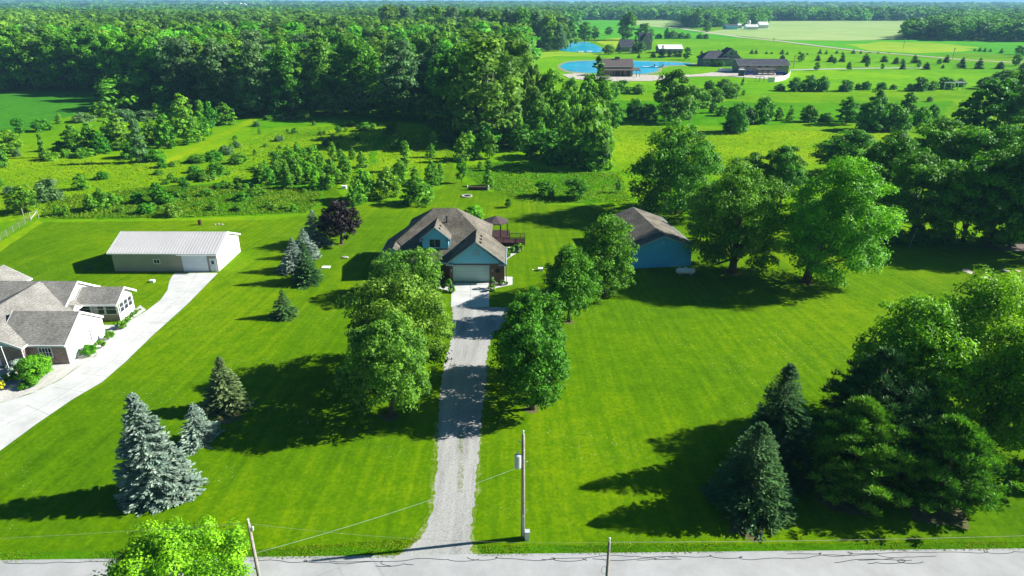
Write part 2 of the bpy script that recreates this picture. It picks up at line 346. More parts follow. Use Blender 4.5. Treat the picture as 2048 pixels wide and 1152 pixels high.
sheet('hay_field', [(1270, 39), (1372, 37), (1380, 56), (1320, 54), (1270, 50)], .1, M['hay'])
sheet('hay_field', [(1114, 24), (1200, 23), (1200, 39), (1114, 39)], .1, M['hay'])
sheet('green_field', [(1110, 40), (1270, 39), (1270, 50), (1320, 54), (1380, 57), (1480, 72), (1480, 76), (1270, 79), (1200, 78), (1110, 60)], .08, M['field_g'])
sheet('green_field', [(1562, 80), (1700, 81), (1808, 78), (2300, 84), (2300, 108), (2048, 108), (1930, 104), (1860, 110), (1724, 100)], .08, M['field_g'])
sheet('yellow_field', [(1700, 88), (1760, 82), (1850, 83), (1950, 91), (1930, 101), (1830, 105), (1740, 99)], .12, M['field_y'], 6, 20)
sheet('yellow_field', [(1190, 84), (1215, 77), (1240, 75), (1264, 81), (1262, 90), (1230, 97), (1208, 90)], .12, M['field_y'])
sheet('yellow_field', [(1052, 104), (1130, 103), (1200, 107), (1190, 112), (1110, 113), (1050, 118)], .1, M['field_y'], 2, 12)
def strip(name, pts, z, wid, mat, px=True, jit=0, kind='structure'):
    P = [G(x, y) for x, y in pts] if px else [Vector((*p, 0)) for p in pts]; r = random.Random(3)
    L = []; Rr = []
    for i, p in enumerate(P):
        d = (P[min(i+1, len(P)-1)]-P[max(i-1, 0)]); d.z = 0; d.normalize(); q = Vector((-d.y, d.x, 0)); wd = (wid[i] if hasattr(wid, '__len__') else wid)/2
        L.append((p+q*(wd+r.uniform(-jit, jit)))[:2]); Rr.append((p-q*(wd+r.uniform(-jit, jit)))[:2])
    k = len(P); me = bpy.data.meshes.new(name)
    me.from_pydata([(*p, z) for p in L]+[(*p, z) for p in Rr], [], [(i+k, i+1+k, i+1, i) for i in range(k-1)]); me.materials.append(mat)
    o = bpy.data.objects.new(name, me); col.objects.link(o); tag(o, kind=kind); return o
strip('farm_lane', [(1300, 51), (1365, 57), (1399, 62), (1485, 74), (1567, 82), (1639, 91), (1724, 101), (1810, 108), (1929, 118), (2046, 124), (2300, 138)], .16, [8, 8, 8, 7, 7, 6, 6, 5, 5, 5, 5], M['lot'])
strip('paved_path', [(1580, 139), (1650, 137), (1740, 135), (1850, 134)], .12, 5, M['road'])
# ponds with a pale stone rim
def smooth(P, n=6):
    out = []; N = len(P)
    for i in range(N):
        p0, p1, p2, p3 = [Vector(P[(i+k-1) % N]) for k in range(4)]
        for k in range(n):
            t = k/n; out.append(tuple(.5*((2*p1)+(p2-p0)*t+(2*p0-5*p1+4*p2-p3)*t*t+(3*p1-p0-3*p2+p3)*t**3)))
    return out
pond = smooth(W2([(1120, 132), (1135, 125), (1175, 122), (1230, 122), (1300, 123), (1350, 124.5), (1381, 127), (1372, 129.5), (1331, 131), (1316, 136), (1312, 142), (1277, 148), (1200, 147), (1150, 144), (1128, 139)]))
rim = smooth(W2([(1114, 132), (1132, 123), (1175, 120), (1230, 120.3), (1300, 121.3), (1352, 122.7), (1392, 127), (1378, 131), (1338, 133), (1324, 137), (1318, 144.5), (1277, 150), (1200, 149), (1146, 147), (1122, 141)]))
sheet('shore', rim, .14, M['shore'], px=False); sheet('pond', pond, .19, M['water'], px=False)
sheet('pond', smooth(W2([(1110, 92), (1130, 85), (1170, 84), (1190, 90), (1202, 96), (1204, 104), (1160, 104.5), (1120, 101)])), .19, M['water'], px=False)
sheet('gravel_lot', [(1125, 150), (1150, 146.5), (1205, 150), (1277, 150), (1380, 149), (1470, 139), (1580, 148), (1570, 156), (1530, 157), (1450, 152), (1380, 153), (1300, 162), (1200, 163), (1140, 158)], .2, M['lot'], 1, 10)
# the drives
def sheetp(name, pts, z, mat, **k): return sheet(name, pts, z, mat, **k)
sheet('concrete_driveway', [(350, 547.6), (343, 556), (338.6, 565), (335, 582), (321, 602), (294, 623), (262, 642), (239, 657), (215, 682), (191, 715), (164, 732), (120, 763), (60, 791), (0, 809), (-200, 850), (-200, 1010), (0, 905), (70, 853), (144, 802), (205, 766), (250, 727), (301, 677), (376, 609), (436, 547.6)], .03, M['concrete'])
sheet('stone_bed', [(-60, 825), (0, 808), (60, 790), (120, 762), (164, 731), (191, 714), (215, 681), (239, 656), (262, 641), (292, 622), (280, 612), (200, 690), (139, 722), (60, 735), (-60, 742)], .022, M['stone'], .08, .6)
sheet('front_walk', [(194, 652), (240, 652), (236, 662), (219, 679), (196, 683), (192, 665)], .026, M['concrete'])
sheet('concrete_apron', [(903.5, 566), (977.5, 566), (978.5, 614), (902, 615)], .03, M['concrete'])
sheet('front_walk', [(978, 580), (1012, 572), (1025, 569.6), (1025, 554), (1009, 553), (1009, 565), (978.3, 574)], .026, M['concrete'])
sheet('front_walk', [(904, 585), (885, 579), (862, 573), (840, 570), (840, 565), (865, 568), (904, 577)], .026, M['concrete'])
sheet('mulch_bed', [(978, 573), (1009, 564), (1009, 556), (978, 562)], .02, M['mulch']); sheet('mulch_bed', [(905, 577), (865, 567), (800, 570), (755, 566), (748, 556), (790, 552), (905, 562)], .02, M['mulch'])
sheet('mulch_bed', [(1012, 520), (1032, 507), (1046, 498), (1046, 492), (1016, 494), (1010, 505)], .02, M['stone'])
driveL = [(904, 614.5), (906, 640), (905, 665), (899, 698), (889, 722), (882, 778), (878, 850), (876, 912), (871, 980), (864, 1031), (846, 1070), (825, 1095), (790, 1117)]
driveR = [(955, 1116), (944, 1098), (941, 1066), (946, 1031), (953.5, 963), (960, 860), (971, 778), (974, 705), (988, 667), (1015, 645), (1022, 630), (1019, 615)]
sheet('gravel_driveway', driveL+driveR, .026, M['gravel'], .14, .35)
sheet('drive_edge', [(x-10, y) for x, y in driveL[6:]]+[(x+8, y) for x, y in driveR[:8]], .0205, grassmat('gravelly_grass', (.06, .15, .002), (.13, .22, .01), (.32, .34, .17), .5, 3, bs=.6, coarse=1.5), .18, .5)
sheet('weedy_strip', [(921, 862), (926, 862), (926, 985), (916, 985)], .032, grassmat('gravel_weeds', (.12, .16, .05), (.26, .27, .18), (.36, .355, .335), .5, 4, bs=.5, coarse=2), .12, .3)
for p in ([(1925, 536), (1940, 537), (1952, 546), (1938, 545), (1928, 541)], [(1962, 546), (1975, 550), (1990, 560), (1972, 555)], [(2003, 536), (2020, 537), (2016, 541), (2004, 540)], [(2030, 537), (2044, 540), (2036, 541)]):
    sheet('bare_soil', p, .02, M['sand'], .2, .5, seed=len(p))
sheet('bare_soil', [(1990, 470), (2060, 462), (2120, 470), (2100, 500), (2010, 498), (1960, 494)], .016, M['mulch'], .4, 1.5)
# ------------------------------------------------------------ concrete joints and tar
def ln(name, a, b, wdt, z, mat): return strip(name, [a, b], z, wdt, mat, px=False)
c0 = G(941, 566); c1 = G(940.5, 614)
def joints(name, segs, wdt, z, mat):
    mb = MB()
    for a, b in segs:
        a = Vector((*a, z)); b = Vector((*b, z)); d = (b-a).normalized(); q = Vector((-d.y, d.x, 0))*wdt/2
        mb.add([a-q, b-q, b+q, a+q], [(0, 1, 2, 3)])
    o = mb.build(name, mat); return o
segs = [(c0[:2], c1[:2])]+[((-8.5, y), (-3.2, y)) for y in (82.6, 86.4)]
tag(joints('apron_joints', segs, .05, .034, M['joint']), kind='structure')
Lw = [G(x, y) for x, y in [(321, 602), (239, 657), (191, 715), (120, 763), (0, 809)]]
Rw = [G(x, y) for x, y in [(392, 593), (301, 677), (250, 727), (205, 766), (144, 802), (0, 905)]]
cl = [(-46.4, 93.2), (-47.5, 84), (-48.0, 77), (-47.2, 70), (-46.4, 64), (-46.5, 58), (-47.5, 51)]
mid = [G(393, 548), G(385, 565), G(372, 585), G(345, 610), G(305, 647), G(262, 688), G(228, 722), G(186, 752), G(140, 782), G(75, 822), G(0, 858)]
segs = [(mid[i][:2], mid[i+1][:2]) for i in range(len(mid)-1)]
for i in range(len(mid)-1):
    a, b = mid[i], mid[i+1]; d = (b-a); L = d.length; d.normalize(); q = Vector((-d.y, d.x, 0))
    n = max(1, round(L/3.2))
    for k in range(n):
        p = a+d*(L*k/n); segs.append(((p+q*1.9)[:2], (p-q*1.9)[:2]))
tag(joints('driveway_joints', segs, .05, .034, M['joint']), kind='structure')
def tarline(seed, x0, x1, off, amp, loops):
    """hand poured crack sealant: wandering lines that now and then curl over themselves"""
    r = random.Random(seed); mb = MB(); edge = lambda x: 38.13+x*.0172
    for k in range(1+loops//4):
        a, b = (x0, x1) if k == 0 else (lambda c: (c, c+r.uniform(2, 6)))(r.uniform(x0, x1-3))
        ph = [r.uniform(0, 6.28) for _ in range(5)]; P = []; t = a; z = .036+.0012*k
        while t < b:
            q = max(0, math.sin(t*.8+ph[0])*math.sin(t*.31+ph[1])); c = (.75*q if loops > 2 else .1)
            x = t+c*math.sin(t*3.1+ph[2]); y = edge(x)-off*.6-.12*k-amp*(.45+.3*math.sin(t*.55+ph[3])+.15*math.sin(t*1.7+ph[4]))-c*.28*math.cos(t*3.1+ph[2]); P.append((x, y)); t += .09
        for i in range(len(P)-1):
            p0 = Vector((*P[i], z+(i % 2)*.0004)); p1 = Vector((*P[i+1], z+(i % 2)*.0004)); d = (p1-p0).normalized(); q = Vector((-d.y, d.x, 0))*.025
            mb.add([p0-q, p1-q, p1+q, p0+q], [(0, 1, 2, 3)])
    return mb
for i, (a, b, off, amp, lp) in enumerate([(-36, -22, .5, .15, 1), (-18.5, -3, .55, .5, 10), (-3, 12, .35, .45, 9), (9, 31, .5, .55, 17), (20, 38, .3, .15, 3)]):
    tag(tarline(i, a, b, off+i*.03, amp, lp).build('tar_seam', M['tar']), kind='structure')
# ------------------------------------------------------------ tree builders
def sph(rng, n):
    v = rng.normal(size=(n, 3)); return v/np.linalg.norm(v, axis=1, keepdims=True)
def leafquads(rng, C, N, size, aspect=.62):
    """one rhombic leaf spray per point C with normal N"""
    n = len(C); r = sph(rng, n); T = np.cross(N, r); T /= np.linalg.norm(T, axis=1, keepdims=True)+1e-9; B = np.cross(N, T)
    s = size*rng.uniform(.6, 1.3, (n, 1)); k = s*aspect
    f = N*s*rng.uniform(-.25, .25, (n, 1))
    return np.stack([C-T*s+f, C-B*k, C+T*s+f, C+B*k], 1)
def crown_pts(rng, h, w, z0, shape, nc, lp, cr, core=.25):
    """leaf positions in clumps spread over an uneven crown of height h (from z0) and width w"""
    n = nc; u = sph(rng, n); u[:, 2] = np.where(u[:, 2] < -.9, -u[:, 2], u[:, 2])
    rad = np.where(rng.random(n) < core, rng.uniform(.2, .7, n), rng.uniform(.74, 1.0, n))
    ph = rng.uniform(0, 6.28, 6); az = np.arctan2(u[:, 1], u[:, 0])
    lob = 1+.10*np.sin(az*3+ph[0]+u[:, 2]*2)+.07*np.sin(az*5+ph[1]-u[:, 2]*4)+.05*np.sin(u[:, 2]*9+ph[2])
    rad = rad*lob
    t = (u[:, 2]*rad+1)/2                                   # 0 bottom .. 1 top
    if shape == 'round': pr = np.ones(n)
    elif shape == 'egg': pr = np.interp(t, [0, .3, .6, 1], [.9, 1.02, 1.0, .78])
    elif shape == 'cone': pr = np.interp(t, [0, .2, .6, 1], [1.0, 1.1, .85, .4])
    elif shape == 'vase': pr = np.interp(t, [0, .4, .8, 1], [.55, .9, 1.15, 1.0])
    elif shape == 'bush': pr = np.interp(t, [0, .3, 1], [1.05, 1.05, .95])
    else: pr = np.ones(n)
    hz_ = np.sqrt(np.maximum(1-u[:, 2]**2, .02)); full = np.where(u[:, 2] < .1, np.minimum((1-np.abs(u[:, 2])**3.2)**.5/hz_, 1.9), np.minimum((1-np.abs(u[:, 2])**2.4)**.5/hz_, 1.3)); pr = pr*full
    cr_ = cr*rng.uniform(.7, 1.35, n)
    c = np.stack([u[:, 0]*rad*pr*(w/2-cr*.6), u[:, 1]*rad*pr*(w/2-cr*.6), z0+h/2+(u[:, 2]*rad)*(h/2-cr*.5)], 1)
    m = np.repeat(np.arange(n), lp); d = sph(rng, len(m)); d[:, 2] = np.where(d[:, 2] < -.3, -d[:, 2]*.6, d[:, 2])
    d /= np.linalg.norm(d, axis=1, keepdims=True)
    P = c[m]+d*(cr_[m]*rng.uniform(.55, 1.05, len(m)))[:, None]*np.array([1, 1, .9])
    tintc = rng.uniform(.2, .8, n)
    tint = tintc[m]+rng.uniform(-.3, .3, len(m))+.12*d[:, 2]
    N = d*.9+sph(rng, len(m))*.55+np.array([0, 0, .15]); N /= np.linalg.norm(N, axis=1, keepdims=True)
    return P, N, tint, c
def deciduous(name, rng, h, w, shape, mat, bare=.14, nc=90, lp=150, cr=1.1, leaf=.2, limbs=9, trunk_r=.22, bark='bark', off=0):
    if shape in ('bush', 'cone'): z0 = -h*.3
    else: z0 = h*(bare-.06)
    P, N, t, c = crown_pts(rng, h-z0, w, z0, shape, nc, lp, cr)
    k = P[:, 2] > max(.03*h, h*(bare-.03)) if shape not in ('bush', 'cone') else P[:, 2] > .02*h
    P, N, t = P[k], N[k], t[k]; c = c[c[:, 2] > h*.1]; P[:, 0] += off; c[:, 0] += off
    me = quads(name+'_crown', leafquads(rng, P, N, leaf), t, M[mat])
    mb = MB(); mb.tube([(0, 0, -.1), (.02+off*.05, 0, h*.12), (.1+off*.7, .05, h*.45), (off, 0, h*.85)], [trunk_r*1.35, trunk_r, trunk_r*.6, trunk_r*.12], 9)
    r = random.Random(int(rng.integers(1e6)))
    for k in range(limbs):
        q = c[r.randrange(len(c))]; zb = h*r.uniform(bare, bare+.25); b = Vector((.05+off*.6*zb/(.45*h), .02, zb)); e = Vector(q)
        if e.z < zb: continue
        mb.tube([b, b.lerp(e, .5)+Vector((0, 0, -.05*h)), e], [trunk_r*.45, trunk_r*.28, trunk_r*.08], 6, False)
    return dict(crown=me, trunk=mb.mesh(name+'_trunk', M[bark], True), h=h, w=w, base=name)
def spruce(name, rng, h, w, mat, nb=420, per=34, leaf=.19, lean=0, power=.85, bare=.01, droop=.25, bark='bark', irregular=.12):
    t = rng.random(nb)**1.15*.985; z = h*(bare+(1-bare)*t); az = rng.uniform(0, 6.283, nb)
    ph = rng.uniform(0, 6.28, 4)
    L = (w/2)*(1-t)**power*(1+irregular*np.sin(az*2+ph[0])+irregular*.8*np.sin(az*3+t*9+ph[1])+rng.uniform(-.16, .1, nb))+.06*w*(1-t)
    m = np.repeat(np.arange(nb), per); s = rng.uniform(.06, 1, len(m))**.75
    wid = (1-s*.75)*L[m]*.22; o = rng.normal(0, .5, len(m))*wid
    d = np.stack([np.cos(az[m]), np.sin(az[m]), np.zeros(len(m))], 1); q = np.stack([-d[:, 1], d[:, 0], d[:, 2]], 1)
    P = d*(L[m]*s)[:, None]+q*o[:, None]; P[:, 2] = z[m]-droop*L[m]*s+.22*L[m]*s*s+rng.normal(0, .03*w/4, len(m))
    P[:, 2] = np.maximum(P[:, 2], .05)
    top = rng.random(30)
    N = np.array([0, 0, 1.])+d*.45+sph(rng, len(m))*.55; N /= np.linalg.norm(N, axis=1, keepdims=True)
    D = d+q*(np.sign(o)*.6)[:, None]+np.array([0, 0, .12]); D /= np.linalg.norm(D, axis=1, keepdims=True)
    B = np.cross(N, D); B /= np.linalg.norm(B, axis=1, keepdims=True)
    sz = (leaf*rng.uniform(.7, 1.3, len(m))*np.clip(L[m]/(w/2)*1.2, .45, 1))[:, None]
    V = np.stack([P-D*sz, P-B*sz*.42, P+D*sz*1.2, P+B*sz*.42], 1)
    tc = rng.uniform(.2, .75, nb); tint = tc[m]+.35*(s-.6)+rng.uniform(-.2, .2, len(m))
    # leader
    kz = rng.uniform(.9, 1.0, 60)*h; dd = sph(rng, 60); lp_ = dd*np.array([.06, .06, .02])*w*(1.02-kz/h)[:, None]*8; lp_[:, 2] = kz
    V = np.concatenate([V, leafquads(rng, lp_, dd, leaf*.5, .4)]); tint = np.concatenate([tint, rng.uniform(.4, .9, 60)])
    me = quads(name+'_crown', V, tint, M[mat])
    tr = MB().tube([(0, 0, -.1), (0, 0, h*.5), (0, 0, h*.97)], [w*.022, w*.012, .01], 7).mesh(name+'_trunk', M[bark], True)
    return dict(crown=me, trunk=tr, h=h, w=w, base=name)
def pine(name, rng, h, w, mat='nd_pine', nb=170, leaf=.2):
    """soft pine: whorled boughs ending in rounded upswept tufts"""
    t = rng.random(nb)**1.1*.97; z = h*(.06+.94*t); az = rng.uniform(0, 6.283, nb)
    L = (w/2)*np.interp(t, [0, .25, .6, 1], [.95, 1.05, .7, .08])*rng.uniform(.6, 1.2, nb)
    C = []; tc = []
    for i in range(nb):
        k = max(2, int(L[i]/.75))
        for j in range(k):
            s = .35+.65*(j+1)/k; off = rng.normal(0, .12*L[i], 2)
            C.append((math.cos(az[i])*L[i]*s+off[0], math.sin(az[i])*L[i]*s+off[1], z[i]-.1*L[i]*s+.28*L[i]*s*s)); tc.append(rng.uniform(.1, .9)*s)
    C = np.array(C); tc = np.array(tc); m = np.repeat(np.arange(len(C)), 75); d = sph(rng, len(m)); d[:, 2] = np.abs(d[:, 2])*.9-.15
    P = C[m]+d*np.array([.5, .5, .42])*rng.uniform(.3, 1.2, (len(m), 1)); D = d+np.array([0, 0, .45]); D /= np.linalg.norm(D, axis=1, keepdims=True)
    r = sph(rng, len(m)); B = np.cross(D, r); B /= np.linalg.norm(B, axis=1, keepdims=True)
    sz = leaf*rng.uniform(.7, 1.3, (len(m), 1)); V = np.stack([P-D*sz, P-B*sz*.3, P+D*sz, P+B*sz*.3], 1)
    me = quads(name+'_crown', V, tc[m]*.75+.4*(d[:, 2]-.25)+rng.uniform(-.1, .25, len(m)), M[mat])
    mb = MB().tube([(0, 0, -.1), (.1, 0, h*.5), (0, 0, h*.95)], [.3, .18, .04], 8)
    for i in range(0, nb, 4): mb.tube([(0, 0, z[i]), (math.cos(az[i])*L[i]*.8, math.sin(az[i])*L[i]*.8, z[i]+.05*L[i])], [.06, .02], 4, False)
    return dict(crown=me, trunk=mb.mesh(name+'_trunk', M['bark'], True), h=h, w=w, base=name)
RN = lambda s: np.random.default_rng(s)
def put(proto, name, loc, W, H, label, cat, group=None, rz=0, parts=('crown', 'trunk'), mats=None, lean=None):
    e = empty(name, loc, rz, label, cat, group); e.scale = (W/proto['w'], W/proto['w'], H/proto['h'])
    if lean: e.rotation_euler = (lean[0], lean[1], rz)
    for p in parts:
        o = bpy.data.objects.new(p, proto[p]); col.objects.link(o); o.parent = e
        if mats and p == 'crown':
            o.material_slots[0].link = 'OBJECT'; o.material_slots[0].material = M[mats]
    return e
def survey(cx, base, top, wpx, skirt=0):
    p = G(cx, base)
    if skirt: p = p*(1+skirt*wpx/FPX*depth(p.y, 0)/p.y); p.z = 0
    H = max(.4, ZH(cx, top, p.y).z); Wd = wpx/FPX*depth(p.y, H*.5); return p, Wd, H
rnd = random.Random(7)
def own(kind, name, seed, cx, base, top, wpx, label, cat='tree', group=None, leaf=.2, dens=1.0, mat='lf_mid', rz=0, **kw):
    """a tree modelled for itself at its measured size"""
    p, Wd, H = survey(cx, base, top, wpx, {'dec': 0, 'spruce': .36, 'pine': .22}[kind]); rng = RN(seed)
    if kind == 'dec':
        A = math.pi*Wd*H*.85; cr = kw.pop('cr', max(.55, .088*Wd)); nc = int(A/(cr*cr*1.5)*1.15); lp = int(dens*2.9*A*.85/(nc*leaf*leaf*.96))
        P = deciduous(name, rng, H, Wd, kw.pop('shape', 'egg'), mat, nc=nc, lp=lp, cr=cr, leaf=leaf*.88, **kw)
    elif kind == 'spruce': P = spruce(name, rng, H, Wd, mat, leaf=leaf, **kw)
    else: P = pine(name, rng, H, Wd, mat, leaf=leaf*.8, **kw)
    return put(P, name, p, Wd, H, label, cat, group, rz)

# ---------- trees of the yard, each one measured
YA = 'shade trees along the gravel drive'
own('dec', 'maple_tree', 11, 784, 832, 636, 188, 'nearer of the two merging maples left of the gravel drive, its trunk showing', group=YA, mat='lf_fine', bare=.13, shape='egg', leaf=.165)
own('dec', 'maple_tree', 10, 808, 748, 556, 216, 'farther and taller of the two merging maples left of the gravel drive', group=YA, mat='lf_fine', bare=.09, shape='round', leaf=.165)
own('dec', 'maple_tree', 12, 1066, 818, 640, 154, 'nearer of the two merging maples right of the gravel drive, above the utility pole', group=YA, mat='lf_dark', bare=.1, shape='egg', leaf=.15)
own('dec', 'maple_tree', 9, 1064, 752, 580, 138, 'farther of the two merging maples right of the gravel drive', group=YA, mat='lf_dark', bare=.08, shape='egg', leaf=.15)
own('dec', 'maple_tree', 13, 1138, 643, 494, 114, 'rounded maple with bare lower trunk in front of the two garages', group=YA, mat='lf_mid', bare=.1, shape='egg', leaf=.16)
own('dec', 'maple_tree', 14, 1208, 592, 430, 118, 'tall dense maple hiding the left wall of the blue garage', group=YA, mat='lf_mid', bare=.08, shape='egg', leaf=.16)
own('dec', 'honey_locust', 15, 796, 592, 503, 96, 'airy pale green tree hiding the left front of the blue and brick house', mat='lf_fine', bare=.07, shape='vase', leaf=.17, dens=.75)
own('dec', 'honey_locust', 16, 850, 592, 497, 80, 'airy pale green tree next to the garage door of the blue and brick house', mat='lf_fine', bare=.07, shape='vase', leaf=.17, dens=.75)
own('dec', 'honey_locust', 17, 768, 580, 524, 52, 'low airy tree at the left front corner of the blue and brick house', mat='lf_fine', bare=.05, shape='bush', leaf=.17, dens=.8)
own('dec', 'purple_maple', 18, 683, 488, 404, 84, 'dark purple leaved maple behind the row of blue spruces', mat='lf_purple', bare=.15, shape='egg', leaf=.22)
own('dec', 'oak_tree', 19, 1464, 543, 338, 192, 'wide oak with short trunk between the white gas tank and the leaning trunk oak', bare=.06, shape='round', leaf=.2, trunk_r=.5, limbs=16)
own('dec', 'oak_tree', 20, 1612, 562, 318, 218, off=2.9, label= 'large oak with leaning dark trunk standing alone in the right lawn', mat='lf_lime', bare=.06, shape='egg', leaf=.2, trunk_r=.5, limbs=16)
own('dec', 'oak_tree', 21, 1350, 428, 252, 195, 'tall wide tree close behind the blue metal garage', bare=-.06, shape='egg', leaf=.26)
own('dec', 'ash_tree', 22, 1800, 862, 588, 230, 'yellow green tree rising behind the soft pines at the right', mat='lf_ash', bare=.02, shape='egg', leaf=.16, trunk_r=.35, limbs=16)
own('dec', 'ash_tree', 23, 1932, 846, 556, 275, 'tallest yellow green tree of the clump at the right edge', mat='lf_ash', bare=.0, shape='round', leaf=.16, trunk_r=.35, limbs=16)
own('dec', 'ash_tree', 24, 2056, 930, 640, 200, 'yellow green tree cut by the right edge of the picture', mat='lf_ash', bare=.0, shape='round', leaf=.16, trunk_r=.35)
own('spruce', 'spruce_tree', 25, 1492, 1052, 843, 158, 'bluish dark spruce nearest the road in front of the dark spruce', mat='nd_green', nb=900, per=46, leaf=.13, power=.66)
own('spruce', 'spruce_tree', 26, 1540, 968, 725, 142, 'tall narrow very dark spruce behind the bluish spruce by the road', mat='nd_dark', nb=850, per=46, leaf=.14, power=.62)
own('pine', 'pine_tree', 27, 1690, 1000, 802, 185, 'soft needled pine with upswept tips right of the two dark spruces', mat='nd_pine')
own('pine', 'pine_tree', 28, 1868, 1024, 838, 178, 'wide soft needled pine nearest the road under the yellow green trees', mat='nd_pine')
own('pine', 'pine_tree', 29, 1722, 950, 702, 200, 'tall pine behind the upswept pine, reaching left over the lawn', mat='nd_dark', nb=210)
BS = 'spruces on the left lawn'
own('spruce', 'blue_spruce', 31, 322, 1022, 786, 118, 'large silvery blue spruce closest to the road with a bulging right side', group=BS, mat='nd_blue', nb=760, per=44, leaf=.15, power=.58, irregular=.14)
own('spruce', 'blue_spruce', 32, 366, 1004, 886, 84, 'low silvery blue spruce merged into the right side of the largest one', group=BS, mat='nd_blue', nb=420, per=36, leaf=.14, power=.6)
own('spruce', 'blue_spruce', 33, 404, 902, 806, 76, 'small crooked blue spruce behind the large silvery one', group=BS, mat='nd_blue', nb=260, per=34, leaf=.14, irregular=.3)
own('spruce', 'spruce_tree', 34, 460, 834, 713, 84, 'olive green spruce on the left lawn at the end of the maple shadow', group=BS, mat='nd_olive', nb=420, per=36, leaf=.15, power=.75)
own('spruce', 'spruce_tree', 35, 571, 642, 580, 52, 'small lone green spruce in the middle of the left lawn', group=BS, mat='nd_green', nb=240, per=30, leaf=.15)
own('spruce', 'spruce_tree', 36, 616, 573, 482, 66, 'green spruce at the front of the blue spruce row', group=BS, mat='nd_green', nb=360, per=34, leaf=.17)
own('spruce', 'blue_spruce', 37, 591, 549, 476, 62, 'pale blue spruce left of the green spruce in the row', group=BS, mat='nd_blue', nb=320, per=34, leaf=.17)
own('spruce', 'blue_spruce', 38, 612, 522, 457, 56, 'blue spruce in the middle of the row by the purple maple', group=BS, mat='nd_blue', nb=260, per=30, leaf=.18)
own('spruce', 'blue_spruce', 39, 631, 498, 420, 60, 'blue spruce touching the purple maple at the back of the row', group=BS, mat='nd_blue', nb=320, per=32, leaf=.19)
own('dec', 'maple_tree', 41, 380, 1262, 1078, 292, 'bright green treetop in front of the road at the bottom left', mat='lf_ash', bare=.2, shape='egg', leaf=.11, dens=1.0, cr=.7)

# ---------- stock trees copied over the meadow and woods
PR = {}
PR['sap'] = [deciduous('sapling', RN(100+i), 6, 2.6, 'cone', 'lf_sap', bare=.03, nc=46, lp=36, cr=.5, leaf=.19, limbs=3, trunk_r=.06) for i in range(3)]
PR['sapd'] = [deciduous('young_tree', RN(110+i), 6, 3.6, 'egg', 'lf_dark', bare=.04, nc=44, lp=38, cr=.65, leaf=.22, limbs=3, trunk_r=.07) for i in range(2)]
PR['yt'] = [deciduous('young_tree', RN(170+i), 6, 5, 'cone', 'lf_sap', bare=0, nc=80, lp=36, cr=.6, leaf=.22, limbs=3, trunk_r=.07) for i in range(3)]
PR['bush'] = [deciduous('bush', RN(120+i), 4, 5, 'bush', 'lf_mid', bare=0, nc=60, lp=40, cr=.75, leaf=.24, limbs=3, trunk_r=.07) for i in range(3)]
PR['tree'] = [deciduous('meadow_tree', RN(130+i), 12, 9, 'egg', 'lf_mid', bare=.0, nc=90, lp=65, cr=1.0, leaf=.32, limbs=8, trunk_r=.2) for i in range(3)]
PR['big'] = [deciduous('woodland_tree', RN(140+i), 25, 14, 'egg', 'lf_wood', bare=.0, nc=150, lp=60, cr=1.7, leaf=.5, limbs=8, trunk_r=.3, bark='bark_p') for i in range(4)]
PR['lo'] = [deciduous('woodland_tree', RN(150+i), 24, 15, 'egg', 'lf_wood', bare=.05, nc=55, lp=13, cr=2.1, leaf=1.15, limbs=0, trunk_r=.3) for i in range(4)]
PR['lm'] = [deciduous('woodland_tree', RN(180+i), 24, 15, 'egg', 'lf_wood', bare=.03, nc=38, lp=9, cr=2.3, leaf=1.6, limbs=0, trunk_r=.3) for i in range(4)]
PR['rw'] = [deciduous('wood_edge_tree', RN(190+i), 18, 13, 'round', 'lf_mid', bare=.08, nc=120, lp=150, cr=1.35, leaf=.27, limbs=10, trunk_r=.3) for i in range(3)]
PR['con'] = [spruce('conifer', RN(160+i), 7, 4, 'nd_dark', nb=170, per=18, leaf=.42, power=.65, irregular=.1) for i in range(3)]
PR['conb'] = [spruce('conifer', RN(166+i), 7, 4.4, 'nd_dark', nb=190, per=18, leaf=.46, power=.45, irregular=.12) for i in range(2)]
CAT = dict(yt='young tree', rw='tree', sap='young tree', sapd='young tree', bush='bush', tree='tree', big='tree', lo='tree', con='conifer', conb='conifer')
NM = dict(yt='young_tree', rw='woodland_tree', sap='young_tree', sapd='young_tree', bush='bush', tree='deciduous_tree', big='woodland_tree', lo='woodland_tree', con='conifer', conb='conifer')
def T(kind, cx, base, top, wpx, label, group=None, mat=None, name=None, cat=None):
    p, Wd, H = survey(cx, base, top, wpx, .3 if kind in ('bush', 'sap', 'sapd', 'con', 'conb') else 0)
    if kind == 'sap' and Wd/H > .62: kind = 'yt'
    pr = PR[kind][rnd.randrange(len(PR[kind]))]
    small = wpx < 9
    return put(pr, name or NM[kind], p, Wd*1.04, H, label, cat or CAT[kind], group, rnd.uniform(0, 6.28), mats=mat, parts=('crown',) if small else ('crown', 'trunk'))
